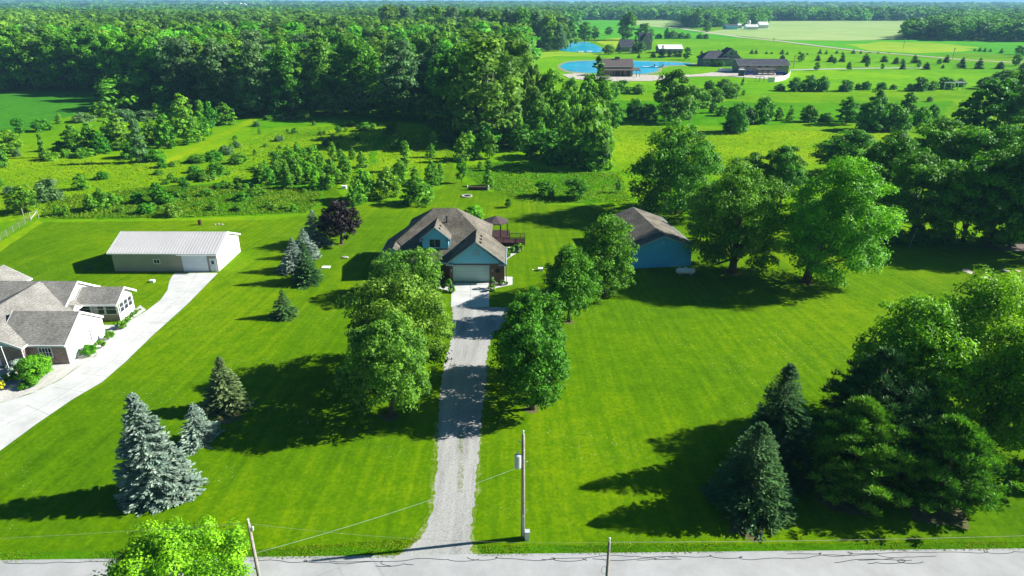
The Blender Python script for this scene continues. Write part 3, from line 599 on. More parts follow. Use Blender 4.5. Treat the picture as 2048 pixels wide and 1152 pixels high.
# ---------- meadow trees in rows behind the house
RW = 'young trees planted in rows behind the house'
for a in [('sap', 727, 404, 334, 48, 'broad leafy young tree left of the other big three behind the house'),
          ('sap', 777, 401, 330, 50, 'broad dark young tree in the middle of the row nearest the house roof'),
          ('sap', 835, 413, 352, 56, 'broad young tree closest to the ridge of the house roof'),
          ('sap', 724, 338, 303, 22, 'slim dark sapling right behind the leftmost broad young tree'),
          ('sap', 800, 372, 318, 32, 'slim young tree between the two broad dark ones behind the house'),
          ('sap', 812, 345, 282, 24, 'tall slim tree in the column above the middle broad young tree'),
          ('sap', 788, 300, 268, 22, 'pointed bright sapling beside the long shadow of the wood'),
          ('sap', 806, 298, 264, 22, 'pale pointed sapling just right of the sapling beside the wood shadow'),
          ('sapd', 783, 276, 242, 24, 'very dark sapling standing in the shadow of the wood'),
          ('sap', 839, 296, 264, 13, 'thin small sapling in the sun between two rows'),
          ('sap', 867, 300, 262, 18, 'narrow tall sapling at the front of the column beside the mown lane'),
          ('sap', 862, 316, 286, 18, 'ragged sapling leaning out beside the mown lane'),
          ('sapd', 866, 262, 231, 20, 'dark sapling touching the foot of the giant cottonwood'),
          ('sap', 863, 374, 320, 28, 'tall dark sapling on the left of the mown lane'),
          ('sap', 881, 362, 325, 17, 'thin sapling at the very edge of the mown lane'),
          ('sap', 858, 402, 368, 20, 'slim sapling in front of the tall dark one by the mown lane'),
          ('sap', 830, 362, 332, 16, 'small thin sapling behind the broad tree closest to the ridge'),
          ('sap', 925, 325, 262, 30, 'tall full sapling on the right of the mown lane beside its twin'),
          ('sap', 941, 318, 259, 24, 'sunlit narrow sapling behind the tall full one right of the lane'),
          ('sap', 954, 320, 282, 18, 'low sapling at the right side of the tall pair by the lane'),
          ('sapd', 923, 368, 316, 20, 'dark column shaped tree at the right edge of the mown lane'),
          ('tree', 978, 318, 264, 25, 'round topped young tree on a thin stem before the dark thicket'),
          ('sap', 960, 338, 322, 11, 'tiny sapling between the fire ring and the thicket'),
          ('sapd', 977, 342, 318, 14, 'small dark sapling above the wispy one by the log pile'),
          ('sap', 977, 374, 338, 22, 'wispy sapling right behind the stacked log pile'),
          ('bush', 712, 412, 372, 38, 'pale rounded shrub in front of the leftmost broad young tree'),
          ('sap', 690, 352, 312, 24, 'young tree at the right end of the sapling thicket'),
          ('sap', 705, 320, 296, 14, 'small sapling at the left start of the planted rows')]:
    T(*a[:4], a[4]*1.2, a[5], RW)
LN = None
for a in [('tree', 1016, 415, 397, 15, 'tiny round topped lollipop tree on the lawn behind the gazebo', 'lf_dark'),
          ('sapd', 1090, 396, 358, 42, 'dark round shrubby tree, left of the two behind the blue garage', None),
          ('sapd', 1149, 401, 353, 52, 'wider round shrubby tree, right of the two behind the blue garage', None),
          ('sapd', 1236, 386, 360, 14, 'thin small tree at the left foot of the wide tree behind the garage', None),
          ('bush', 945, 440, 412, 46, 'sunlit shrub peeping over the rear roof edge of the brown roofed house', 'lf_lime'),
          ('bush', 1172, 338, 212, 112, 'large dark mounded tree ending the thicket that comes down from the wood', 'lf_mid'),
          ('bush', 1098, 322, 262, 100, 'dark shrub mass in front of the big mounded tree', 'lf_dark'),
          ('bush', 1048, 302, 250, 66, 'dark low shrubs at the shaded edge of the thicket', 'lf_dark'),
          ('bush', 1130, 332, 282, 70, 'low dark shrub under the left side of the mounded tree', 'lf_dark'),
          ('sap', 1168, 338, 292, 26, 'bright small tree growing at the front of the mounded tree', 'lf_sap'),
          ('bush', 1192, 342, 300, 46, 'sunlit shrub at the right foot of the mounded tree', 'lf_lime'),
          ('tree', 1345, 243, 138, 84, 'full tree with a pale visible trunk alone in the meadow below the gravel lot', 'lf_mid'),
          ('con', 1190, 248, 112, 74, 'tall dark pointed tree in front of the brown roofed lakeside barn', 'nd_pine'),
          ('tree', 1172, 252, 150, 46, 'light green tree at the left side of the dark pointed one', 'lf_sap'),
          ('tree', 1206, 250, 160, 40, 'bright green tree at the right side of the dark pointed one', 'lf_lime'),
          ('tree', 1100, 268, 138, 74, 'feathery olive tree right of the giant cottonwoods', 'lf_lime'),
          ('tree', 1062, 272, 125, 52, 'pale tree pressed against the right of the giant cottonwood', 'lf_fine'),
          ('tree', 1140, 262, 155, 46, 'narrow tall tree right of the feathery olive tree', 'lf_sap'),
          ('tree', 1122, 290, 205, 48, 'bushy green tree just above the dark mounded tree', 'lf_mid'),
          ('tree', 1076, 292, 200, 52, 'leafy tree in front of the feathery olive tree', 'lf_mid'),
          ('tree', 1030, 285, 228, 38, 'bright small tree at the shaded wood edge', 'lf_sap'),
          ('tree', 1012, 292, 245, 34, 'small lit tree beside the shaded foot of the cottonwood', 'lf_sap'),
          ('tree', 1195, 280, 195, 46, 'round green tree behind the mounded tree on its right', 'lf_sap'),
          ('tree', 1225, 262, 205, 36, 'low tree at the right end of the thicket', 'lf_mid'),
          ('bush', 1240, 186, 160, 44, 'low dark bushes just below the lakeside barn gravel', 'lf_mid'),
          ('bush', 1276, 188, 167, 32, 'round shrub below the right end of the lakeside barn', 'lf_sap'),
          ('bush', 1222, 200, 166, 34, 'shrub left of the low bushes below the lakeside barn', 'lf_sap'),
          ('bush', 1268, 238, 198, 36, 'dark round bush in the meadow right of the thicket', 'lf_dark'),
          ('bush', 1295, 240, 208, 38, 'dark bush beside the pale trunked meadow tree', 'lf_dark'),
          ('bush', 1240, 232, 214, 30, 'olive low bush between thicket and dark round bush', 'lf_mid'),
          ('bush', 1225, 225, 196, 30, 'green bush hugging the right edge of the thicket', 'lf_sap'),
          ('bush', 1364, 240, 214, 34, 'low bush right of the pale trunk of the meadow tree', 'lf_sap'),
          ('bush', 1395, 217, 176, 50, 'leafy thicket bush right of the meadow tree', 'lf_sap'),
          ('bush', 1428, 204, 176, 46, 'sunlit thicket bush below the bend of the estate drive', 'lf_sap'),
          ('bush', 1455, 196, 168, 38, 'small lit bush at the right end of the bright thicket', 'lf_sap'),
          ('bush', 1418, 178, 160, 24, 'dark little bush on top of the bright thicket', 'lf_mid'),
          ('bush', 1446, 180, 157, 34, 'brownish rounded bush behind the bright thicket', 'lf_mid'),
          ('bush', 1470, 182, 166, 22, 'pale bush at the rear right of the bright thicket', 'lf_fine'),
          ('sap', 1486, 190, 178, 10, 'single thin sapling right of the bright thicket', None),
          ('bush', 1378, 232, 196, 30, 'small bush beside the foot of the bright thicket', 'lf_sap'),
          ('bush', 1425, 226, 203, 18, 'narrow bush between the thicket and the dark meadow shrub', 'lf_mid'),
          ('bush', 1442, 232, 210, 26, 'small green bush left behind the dark meadow shrub', 'lf_sap'),
          ('bush', 1469, 266, 205, 50, 'dark upright shrub standing forward in the right meadow', 'lf_dark'),
          ('bush', 1494, 248, 212, 30, 'pinkish brown tinged bush behind the dark upright shrub', 'lf_grey'),
          ('bush', 1524, 247, 194, 44, 'tall dark bush in the middle of the right meadow', 'lf_mid'),
          ('sap', 1556, 241, 210, 22, 'thin stemmed light bush right of the tall dark bush', None),
          ('sap', 1578, 240, 208, 18, 'brownish thin bush next to the light one', None),
          ('bush', 1616, 244, 209, 33, 'small round dark tree alone in the right meadow', 'lf_dark'),
          ('bush', 1650, 243, 224, 30, 'low brown green scrub between two dark meadow trees', 'lf_mid'),
          ('tree', 1691, 247, 193, 42, 'dark egg shaped tree at the left of the big meadow clump', 'lf_dark'),
          ('tree', 1748, 240, 178, 40, 'taller tree rising from the back of the big meadow clump', 'lf_mid'),
          ('bush', 1740, 262, 198, 64, 'widest dark bush in the centre of the meadow clump', 'lf_dark'),
          ('bush', 1782, 262, 206, 66, 'dark bush with yellowish top right of the clump centre', 'lf_mid'),
          ('tree', 1812, 232, 182, 32, 'loose green tree behind the right end of the clump', 'lf_mid'),
          ('bush', 1838, 250, 213, 34, 'yellow green bush right of the meadow clump', 'lf_lime'),
          ('bush', 1862, 236, 208, 26, 'small dark bush before the tall dark tree', 'lf_mid'),
          ('bush', 1858, 202, 191, 12, 'small grey leafless looking bush in the bright meadow', 'lf_grey')]:
    T(*a[:5], a[5], LN, mat=a[6])
HG = 'clipped looking bushes along the estate lawn'
for i, a in enumerate([(1558, 181, 166, 22), (1587, 182, 154, 28), (1618, 182, 150, 32), (1641, 182, 152, 32), (1690, 182, 159, 34), (1714, 178, 165, 14), (1731, 179, 161, 22), (1762, 178, 163, 24),
                       (1785, 178, 167, 14), (1817, 181, 165, 18), (1838, 181, 153, 34), (1862, 179, 160, 24), (1886, 177, 153, 40), (1919, 172, 155, 20)]):
    tall = ['low faded', 'pointed', 'broad', 'twin broad', 'wide dark', 'tiny', 'small pointed', 'small spreading', 'lone little', 'small dark', 'large rounded', 'light green', 'long low dark', 'small rounded'][i]
    T('bush', *a, '%s bush in the row between the estate lawn and the meadow' % tall, HG, mat='lf_dark' if i not in (0, 11) else 'lf_mid')
# ---------- left meadow
for a in [('bush', 262, 222, 152, 116, 'largest dark green bush clump before the wood at the soybean field corner', 'lf_mid'),
          ('bush', 215, 205, 150, 44, 'bush at the soybean side of the largest clump', 'lf_mid'), ('sapd', 328, 225, 168, 32, 'upright dark tree right of the largest clump', None),
          ('sap', 450, 253, 204, 46, 'round green tree at the top of the yellow mown track', 'lf_mid'), ('sapd', 424, 266, 206, 28, 'narrow tree left of the round one by the mown track', None), ('sap', 405, 258, 203, 26, 'slim tree third from the mown track', None),
          ('sap', 368, 262, 188, 63, 'bright green tree at the back of the left thicket', 'lf_sap'), ('sap', 376, 291, 212, 67, 'wide bright tree at the right front of the left thicket', 'lf_sap'), ('sap', 406, 275, 226, 35, 'tree beside the mown track below the slim one', 'lf_sap'),
          ('sap', 335, 300, 228, 44, 'leafy tree left of the wide bright one', 'lf_mid'), ('sap', 308, 292, 236, 42, 'tree in the middle of the left thicket', 'lf_sap'), ('sap', 282, 329, 232, 36, 'thin pale trunked tree standing forward of the left thicket', 'lf_grey'),
          ('sap', 246, 304, 226, 46, 'pale leaved tree behind the thin trunked one', 'lf_fine'), ('sap', 225, 300, 236, 44, 'tree in the left half of the left thicket', 'lf_fine'), ('sap', 182, 300, 246, 42, 'dark shaded tree in the left thicket', 'lf_mid'),
          ('sap', 150, 306, 250, 48, 'green tree nearest the left end of the left thicket', 'lf_mid'), ('sap', 205, 312, 262, 37, 'shaded low tree at the foot of the left thicket', 'lf_dark'), ('bush', 262, 320, 286, 46, 'dark bush at the foot of the left thicket', 'lf_mid'),
          ('bush', 310, 326, 300, 46, 'dark bush right of the thin pale trunk', 'lf_mid'), ('bush', 100, 324, 302, 36, 'low bright bush at the left end of the thicket', 'lf_sap'), ('bush', 170, 318, 298, 44, 'low bright bush at the thicket foot', 'lf_sap'),
          ('bush', 133, 318, 300, 24, 'small bush between the two low bright ones', 'lf_sap'), ('bush', 122, 305, 284, 36, 'shaded bush behind the low bright ones', 'lf_dark'), ('sap', 88, 318, 264, 14, 'very thin young tree left of the thicket', None),
          ('sapd', 40, 275, 234, 24, 'dark oval tree on the edge of the soybean field', None), ('bush', 84, 266, 240, 36, 'dark wide shrub on the edge of the soybean field', 'lf_dark'), ('sap', 118, 250, 226, 14, 'thin tree poking above the soybean edge', None),
          ('bush', 168, 247, 228, 44, 'greyish dark shrub at the soybean edge', 'lf_grey'), ('bush', 205, 238, 206, 44, 'green shrub between greyish shrub and large clump', 'lf_mid'), ('bush', 248, 245, 220, 56, 'silvery shrub below the largest clump', 'lf_grey'),
          ('bush', 294, 244, 222, 46, 'silvery grey shrub right of the other silvery one', 'lf_grey'), ('bush', 320, 240, 210, 40, 'green shrub behind the silvery ones', 'lf_mid'), ('bush', 345, 235, 205, 34, 'dark shrub against the wood edge', 'lf_dark'),
          ('tree', 22, 308, 262, 52, 'bright spreading tree near the left picture edge', 'lf_sap'), ('bush', 2, 338, 300, 34, 'green bush cut by the left picture edge', 'lf_mid'), ('tree', 0, 300, 264, 28, 'darker tree cut by the left picture edge', 'lf_mid'), ('bush', 34, 316, 300, 18, 'small grey brown bush under the bright spreading tree', 'lf_grey'),
          ('bush', 205, 362, 344, 26, 'small dark leaning bush alone in the yellow meadow', 'lf_dark'), ('sap', 165, 383, 347, 32, 'small bright bush alone in the yellow meadow', 'lf_sap'), ('bush', 102, 406, 360, 58, 'brownish round bush in the yellow meadow', 'lf_grey'),
          ('tree', 52, 427, 374, 58, 'round young tree behind the white gate', 'lf_sap'), ('bush', 0, 376, 354, 18, 'bush at the left picture edge beside the yellow meadow', 'lf_sap'), ('bush', 22, 392, 374, 24, 'faint olive bush behind the young tree by the gate', 'lf_grey'), ('sap', 117, 435, 410, 18, 'small sapling right of the white gate', None), ('sap', 134, 435, 410, 16, 'yellowish small sapling in the weeds by the lawn edge', 'lf_lime'),
          ('sap', 185, 428, 388, 34, 'leafy upright sapling clump at the weedy lawn edge', None), ('sap', 206, 424, 376, 34, 'taller light sapling in the clump at the weedy lawn edge', None), ('sap', 226, 415, 384, 26, 'olive sapling right of that taller light one', None),
          ('bush', 292, 432, 408, 34, 'very dark low bush above the outbuilding roof', 'lf_dark'), ('bush', 276, 410, 386, 28, 'dark bush behind the very dark low one', 'lf_dark'), ('sapd', 318, 410, 368, 30, 'dark tall bush above the outbuilding roof', None), ('bush', 336, 412, 388, 36, 'dark rounded bush beside it', 'lf_mid'),
          ('bush', 348, 436, 409, 32, 'pale sunlit bush at the weedy edge above the outbuilding', 'lf_fine'), ('sapd', 371, 388, 356, 22, 'upright dark bush in the shrubby meadow', None), ('bush', 360, 408, 384, 38, 'round dark bush in the shrubby meadow', 'lf_mid'), ('bush', 414, 396, 378, 26, 'low bush right of the round dark one', 'lf_mid'),
          ('bush', 402, 362, 342, 34, 'dark bush below the mown track', 'lf_mid'), ('bush', 434, 356, 322, 34, 'tall pale tipped bush below the mown track', 'lf_mid'), ('bush', 388, 348, 332, 24, 'low dark bush left of the pale tipped one', 'lf_dark'),
          ('bush', 437, 380, 368, 28, 'flat dark bush in the white flowered patch', 'lf_dark'), ('bush', 484, 404, 386, 34, 'round bush by the white flowers', 'lf_mid'), ('bush', 512, 394, 376, 38, 'dark low bush right of the white flowers', 'lf_mid'), ('bush', 478, 424, 410, 26, 'low light shrub near the lawn edge', 'lf_sap'), ('bush', 575, 420, 408, 30, 'low round shrub near the mown corner', 'lf_sap'),
          ('bush', 325, 338, 322, 24, 'dark bush at the lower end of the mown track', 'lf_dark'), ('bush', 345, 336, 324, 14, 'small shrub at the lower end of the mown track', 'lf_mid'), ('bush', 395, 328, 310, 40, 'dark bushes on the right side of the mown track', 'lf_mid'), ('bush', 430, 324, 302, 38, 'dark leafy bush right of the mown track', 'lf_dark'),
          ('bush', 452, 312, 292, 30, 'olive bush above the dark leafy one', 'lf_grey'), ('bush', 478, 330, 308, 36, 'dark bush standing out below the yellow meadow', 'lf_mid'), ('bush', 472, 298, 284, 18, 'little olive bush in the yellow meadow', 'lf_grey'), ('sap', 510, 312, 298, 10, 'tiny dark sapling in the yellow meadow', None),
          ('bush', 558, 284, 273, 24, 'silvery round bush in the yellow meadow', 'lf_grey'), ('bush', 588, 268, 257, 14, 'little dark bush in the upper yellow meadow', 'lf_dark'), ('sap', 519, 270, 256, 9, 'tiny sapling in the upper yellow meadow', None), ('sapd', 677, 270, 253, 16, 'small upright dark shrub in the upper meadow', None), ('bush', 664, 283, 271, 18, 'dark little bush by the bare brush', 'lf_mid'),
          ('bush', 651, 293, 279, 16, 'bare grey brush clump in the upper meadow', 'lf_grey'), ('bush', 535, 242, 232, 20, 'dark bush at the end of the mown track', 'lf_mid'), ('bush', 560, 240, 231, 14, 'small grey bush by the wood edge', 'lf_grey'), ('bush', 575, 242, 233, 20, 'small silvery bush by the wood edge', 'lf_grey'), ('bush', 616, 242, 234, 28, 'whitish flowering shrub by the wood edge', 'lf_fine'),
          ('bush', 513, 255, 244, 18, 'low grey shrub beside the mown track end', 'lf_grey'), ('sap', 628, 252, 242, 10, 'tiny sapling in the bright grass by the wood', None), ('bush', 697, 254, 242, 28, 'low shrub at the upper centre of the meadow', 'lf_mid'), ('bush', 727, 264, 246, 30, 'dark shrub near the long wood shadow', 'lf_mid'), ('bush', 745, 258, 247, 16, 'small shrub right of the dark one by the wood shadow', 'lf_sap'), ('bush', 713, 282, 272, 14, 'tiny shrub left of the wood shadow', 'lf_mid'),
          ('bush', 762, 235, 220, 30, 'pale shrub at the wood edge in the centre', 'lf_fine'), ('tree', 668, 231, 190, 52, 'bright green round tree at the foot of the wood', 'lf_sap'), ('bush', 605, 240, 222, 24, 'light bush at the foot of the wood', 'lf_fine')]:
    T(*a[:5], a[5], None, mat=a[6])
# sapling thicket: countable, nothing tells them apart
r = random.Random(21); th = [(520, 345), (560, 320), (610, 315), (660, 305), (700, 330), (690, 385), (640, 388), (560, 380), (500, 372)]
n = 0; X = np.array([p[0] for p in th]); Y_ = np.array([p[1] for p in th])
while n < 62:
    x, y = r.uniform(490, 705), r.uniform(318, 390)
    if not inpoly(np.array([x]), np.array([y]), th)[0]: continue
    h = r.uniform(24, 42); T(r.choice(['sap', 'sap', 'sap', 'sapd']), x, y, y-h, r.uniform(17, 26), 'young tree of the dense sapling thicket left of the planted rows', 'sapling thicket', mat=r.choice([None, 'lf_lime', 'lf_sap'])); n += 1
for poly, k, hh, ww in (([(300, 345), (430, 335), (480, 350), (640, 395), (600, 428), (350, 436), (230, 430), (240, 395), (330, 370)], 42, (8, 17), (12, 22)),
                        ([(480, 262), (640, 262), (700, 262), (700, 300), (560, 315), (440, 300)], 16, (6, 12), (6, 12))):
    n = 0; xs = [p[0] for p in poly]; ys = [p[1] for p in poly]
    while n < k:
        x, y = r.uniform(min(xs), max(xs)), r.uniform(min(ys), max(ys))
        if not inpoly(np.array([x]), np.array([y]), poly)[0]: continue
        T(r.choice(['bush', 'sap', 'bush']), x, y, y-r.uniform(*hh), r.uniform(*ww), 'low wild shrub scattered in the tall grass of the left meadow', 'wild shrubs of the left meadow', mat=r.choice(['lf_sap', 'lf_sap', 'lf_fine', 'lf_fine', 'lf_lime']), cat='bush', name='bush'); n += 1
# ---------- right wood behind the big lawn
RG = 'tall trees of the right hand wood'
for a in [('rw', 1690, 350, 256, 130, 'round crowned tree behind the lone leaning oak, top left of the right wood', 'lf_mid'),
          ('rw', 1560, 405, 290, 84, 'dark rounded tree behind and between the two lawn oaks', 'lf_mid'),
          ('tree', 1500, 400, 306, 72, 'small crowned tree behind the trunkless gap of the wide oak', 'lf_mid'),
          ('tree', 1462, 400, 318, 44, 'thin light tree close to the tree behind the garage', 'lf_sap'),
          ('tree', 1400, 480, 400, 62, 'bright green young tree at the right rear of the blue garage', 'lf_sap'),
          ('rw', 1760, 440, 262, 130, 'dark green tree where the right wood begins', 'lf_dark'),
          ('rw', 1870, 400, 232, 150, 'lit crown in the middle of the right wood front', 'lf_mid'),
          ('rw', 1822, 476, 300, 150, 'dark tree at the left front of the right wood', 'lf_mid'),
          ('rw', 1925, 480, 296, 150, 'front tree of the right wood above the pale trunks', 'lf_mid'),
          ('rw', 2010, 482, 270, 160, 'front tree of the right wood near the picture edge', 'lf_mid'),
          ('rw', 2080, 500, 240, 170, 'last front tree of the right wood at the picture edge', 'lf_mid'),
          ('rw', 1960, 420, 246, 130, 'second row tree of the right wood with lit round top', 'lf_mid'),
          ('rw', 2050, 400, 210, 140, 'back row tree high at the right picture edge', 'lf_mid'),
          ('tree', 1955, 300, 160, 110, 'dark green tree standing alone above the right wood', 'lf_dark'),
          ('tree', 2015, 260, 140, 60, 'lighter tree below the small white framed shelter', 'lf_mid'),
          ('tree', 2040, 310, 180, 110, 'broad tree at the right edge under the estate lawn', 'lf_mid'),
          ('tree', 2005, 172, 138, 56, 'wide green bush on the estate lawn boundary at far right', 'lf_mid'),
          ('tree', 2045, 176, 150, 40, 'dark bush cut by the right edge on the estate lawn boundary', 'lf_dark'),
          ('tree', 1968, 176, 152, 34, 'small olive tree on the estate lawn boundary', 'lf_mid'),
          ('rw', 1790, 340, 262, 90, 'tree at the left back of the right wood', 'lf_mid')]:
    T(*a[:5], a[5], RG, mat=a[6])
for i, (x, b, wd) in enumerate([(1778, 488, 60), (1835, 486, 50), (1885, 488, 44), (1990, 492, 60), (2040, 480, 50)]):
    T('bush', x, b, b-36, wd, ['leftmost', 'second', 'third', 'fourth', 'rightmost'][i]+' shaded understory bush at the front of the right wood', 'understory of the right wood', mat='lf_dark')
def trunk(cx, base, top, lean, label, rad=.09):
    p = G(cx, base); H = ZH(cx, top, p.y).z
    e = MB().tube([(0, 0, 0), (lean*.5, 0, H*.5), (lean, 0, H)], [rad, rad*.8, rad*.6], 7).build('tree_trunk', M['bark_p'], None, True); e.location = p
    tag(e, label, 'tree trunk', 'bare trunks at the wood edge')
trunk(1818, 494, 455, .5, 'leftmost pale bare trunk at the front of the right wood'); trunk(1910, 486, 410, 1.0, 'tallest thin bare trunk at the right wood edge'); trunk(1935, 486, 462, .3, 'white birch like trunk, left of the pair')
trunk(1941, 486, 460, .6, 'white birch like trunk, right of the pair', .12); trunk(1901, 484, 420, .2, 'faint thin trunk left of the tallest bare one', .06)
# ---------- estate: tree rows
def rowtrees(rows, kind, lab, grp, mat=None):
    ORD = ['leftmost', 'second', 'third', 'fourth', 'fifth', 'sixth', 'seventh', 'eighth', 'ninth', 'tenth', 'eleventh', 'twelfth', 'thirteenth', 'fourteenth', 'fifteenth', 'sixteenth']
    rows = sorted(rows)
    for i, a in enumerate(rows): T(kind, *a, '%s %s from the left %s' % (ORD[i], lab[0], lab[1]) if i else 'leftmost %s %s' % lab, grp, mat=mat)
rowtrees([(1402, 108, 99, 7), (1436, 104, 97, 7), (1443, 104, 97, 7), (1502, 107, 97, 8), (1510.5, 107, 97, 7), (1531.5, 107, 101, 6), (1542, 107, 102, 6), (1563, 107.5, 97, 9), (1573, 108.5, 101, 6)], 'con', ('dark conifer', 'in the far estate row'), 'far row of estate conifers')
rowtrees([(1598, 107, 101, 7), (1613, 108.5, 104, 6), (1638, 107, 96, 8), (1651, 107, 98, 6), (1672, 106, 99, 7), (1684, 107, 102, 6), (1705, 106, 97, 8), (1720, 106, 99, 5), (1738, 104.5, 102, 5), (1755, 105, 102.5, 6), (1777, 105, 103, 6)], 'con', ('small conifer', 'right of the estate garage'), 'far right row of estate conifers')
rowtrees([(1563, 121, 108, 13), (1634, 121, 108, 10), (1660, 123, 108, 14), (1683, 123, 106, 12), (1729, 124, 105, 14), (1766, 123, 109, 14), (1790, 126.5, 112, 12), (1827, 125, 108, 13), (1891, 123.5, 108, 13), (1924, 124, 112, 10)], 'conb', ('dark conifer', 'in the middle row of the estate lawn'), 'middle row of estate conifers')
rowtrees([(1804, 137, 123, 12), (1851, 137.5, 122, 14), (1884, 135, 127, 6), (1922.5, 135, 120, 13), (1956, 136, 114, 16), (1998, 136, 121, 16), (2043, 137.5, 123, 14)], 'conb', ('dark squat conifer', 'in the front row of the estate lawn'), 'front row of estate conifers')
rowtrees([(1601, 122, 105, 16), (1632, 140, 122, 12), (1667, 127, 113, 9), (1696, 140, 122, 11), (1733, 134, 113, 10), (1763, 137, 125, 8), (1803, 128, 116, 10), (1835, 134, 118, 11), (1877, 127, 116, 11), (1915, 132, 124, 8)], 'tree', ('young leafy tree', 'among the estate conifers'), 'young leafy trees on the estate lawn', 'lf_mid')
rowtrees([(1947.5, 100, 95, 5), (1958, 101, 92, 7), (1968, 102, 93, 7), (1979, 102, 95, 6), (2001, 104.5, 94.5, 9)], 'con', ('small conifer', 'on the far green field at the right'), 'conifers on the far green field')
T('tree', 2034, 107, 88, 14, 'darker leafy tree at the far field edge, right'); T('tree', 2031, 130, 106, 18, 'leafy tree on the estate lawn by the right picture edge')
T('tree', 2046, 112, 84, 16, 'leafy tree cut by the right edge near the lane')
# around the pond house
for a in [('con', 1304.7, 115, 102, 13, 'dark round conifer, leftmost before the long white roofed barn'), ('con', 1323, 115, 90, 16, 'tallest conifer before the long white roofed barn'), ('con', 1337.5, 114, 97.5, 12, 'middle conifer before the long white roofed barn'),
          ('con', 1349, 113, 97.5, 11, 'conifer right of the middle one before the white roofed barn'), ('con', 1358, 114, 97, 10, 'rightmost conifer before the long white roofed barn'), ('tree', 1372.6, 119, 93, 17, 'leafy tree at the right end of the white roofed barn'),
          ('con', 1276.5, 116, 107, 8, 'small round conifer by the pond bank'), ('tree', 1216, 108, 89, 26, 'leafy tree between the far pond and the dark roofed house'), ('tree', 1237.5, 107, 99, 6, 'tiny tree left of the dark roofed house'),
          ('tree', 1281, 106, 84, 22, 'light green willow in front of the gabled stone house'), ('con', 1234, 102, 87, 8, 'dark narrow conifer beside the dark roofed house'), ('con', 1269, 106, 70, 15, 'tall dark conifer between the two pond houses'),
          ('tree', 1253, 80, 25, 44, 'tallest leafy tree beyond the pond houses'), ('tree', 1287, 80, 47, 38, 'wide dark tree behind the gabled stone house'),
          ('tree', 1140, 92, 42, 30, 'leafy tree on the left bank of the far pond'), ('tree', 1168, 84, 44, 32, 'grey green tree on the far bank of the far pond'), ('tree', 1188, 80, 52, 18, 'small dark tree at the right of the far bank'), ('tree', 1217, 70, 53, 17, 'lone small tree in the green field above the far pond'),
          ('tree', 1392, 56, 17, 24, 'tall pale tree beside the farm lane'), ('tree', 1412, 63, 41, 18, 'small dark tree at the bend of the farm lane'), ('tree', 1378, 56, 30, 18, 'dark tree left of the tall pale one by the farm lane'), ('tree', 1508, 50, 28, 14, 'brownish tree rising behind the white farm barn'),
          ('tree', 1426, 132, 117, 17, 'round tree in front of the estate house'), ('tree', 1441, 133, 121, 14, 'second round tree in front of the estate house'), ('sap', 1484, 170, 152, 8, 'thin tree below the estate gravel yard')]:
    T(*a[:5], a[5])
for i, (x, b, t, wd) in enumerate([(1316, 77, 67, 14), (1332, 77, 55, 12), (1345, 77, 60, 20), (1362, 77, 64, 18), (1374, 77, 66, 12), (1399, 77, 67, 14), (1411, 77, 67, 14)]):
    T('bush', x, b, t, wd, ['leftmost', 'second', 'third', 'fourth', 'fifth', 'sixth', 'rightmost'][i]+' hedge tree from the left on the field boundary beyond the pond houses', 'hedge trees beyond the pond houses', mat='lf_mid')

# ------------------------------------------------------------ the big wood: nearest trees one by one
WG = 'edge trees of the big wood'
for a in [('big', 975, 285, 68, 150, 'giant cottonwood, the largest tree of the wood edge', 'lf_fine'), ('big', 1030, 255, 74, 90, 'giant cottonwood right half of the pair at the wood edge', 'lf_fine'),
          ('big', 912, 272, 96, 104, 'dark broad cottonwood left of the giant one', 'lf_dark'), ('big', 805, 236, 78, 96, 'silvery cottonwood left of the bright gap in the wood', 'lf_grey'), ('big', 725, 228, 82, 96, 'dark green cottonwood beside the silvery one', 'lf_mid'),
          ('big', 650, 228, 78, 84, 'tree with yellow patches at the wood edge', 'lf_fine'), ('big', 585, 232, 92, 78, 'wood edge tree above the bright grass strip', 'lf_mid'), ('big', 520, 232, 84, 86, 'large pale crowned tree above the mown track', 'lf_grey'),
          ('big', 450, 225, 78, 84, 'pale crowned tree left of the one above the mown track', 'lf_grey'), ('big', 380, 215, 74, 84, 'silvery green tree behind the left thicket', 'lf_grey'), ('big', 312, 200, 70, 76, 'dark wood edge tree with brown dead limbs', 'lf_wood'),
          ('big', 245, 190, 66, 70, 'yellow green wood edge tree behind the largest bush clump', 'lf_lime'), ('big', 190, 184, 62, 72, 'wood edge tree at the corner of the soybean field', 'lf_wood'), ('big', 130, 183, 64, 72, 'rounded wood edge tree above the soybean field', 'lf_mid'),
          ('big', 72, 183, 66, 70, 'wood edge tree above the left of the soybean field', 'lf_wood'), ('big', 14, 183, 70, 72, 'wood edge tree at the left picture edge', 'lf_mid'), ('big', 848, 205, 66, 60, 'tree behind the bright gap in the wood', 'lf_fine'), ('tree', 850, 244, 190, 40, 'light small tree below the bright gap in the wood', 'lf_fine'),
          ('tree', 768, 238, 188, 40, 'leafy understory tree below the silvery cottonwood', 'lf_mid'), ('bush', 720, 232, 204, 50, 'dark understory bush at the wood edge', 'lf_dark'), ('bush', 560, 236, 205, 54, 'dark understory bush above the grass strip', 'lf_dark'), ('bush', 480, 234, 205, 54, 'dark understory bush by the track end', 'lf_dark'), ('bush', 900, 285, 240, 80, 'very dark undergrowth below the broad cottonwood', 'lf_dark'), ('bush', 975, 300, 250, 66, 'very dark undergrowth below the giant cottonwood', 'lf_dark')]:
    T(*a[:5], a[5], WG, mat=a[6])
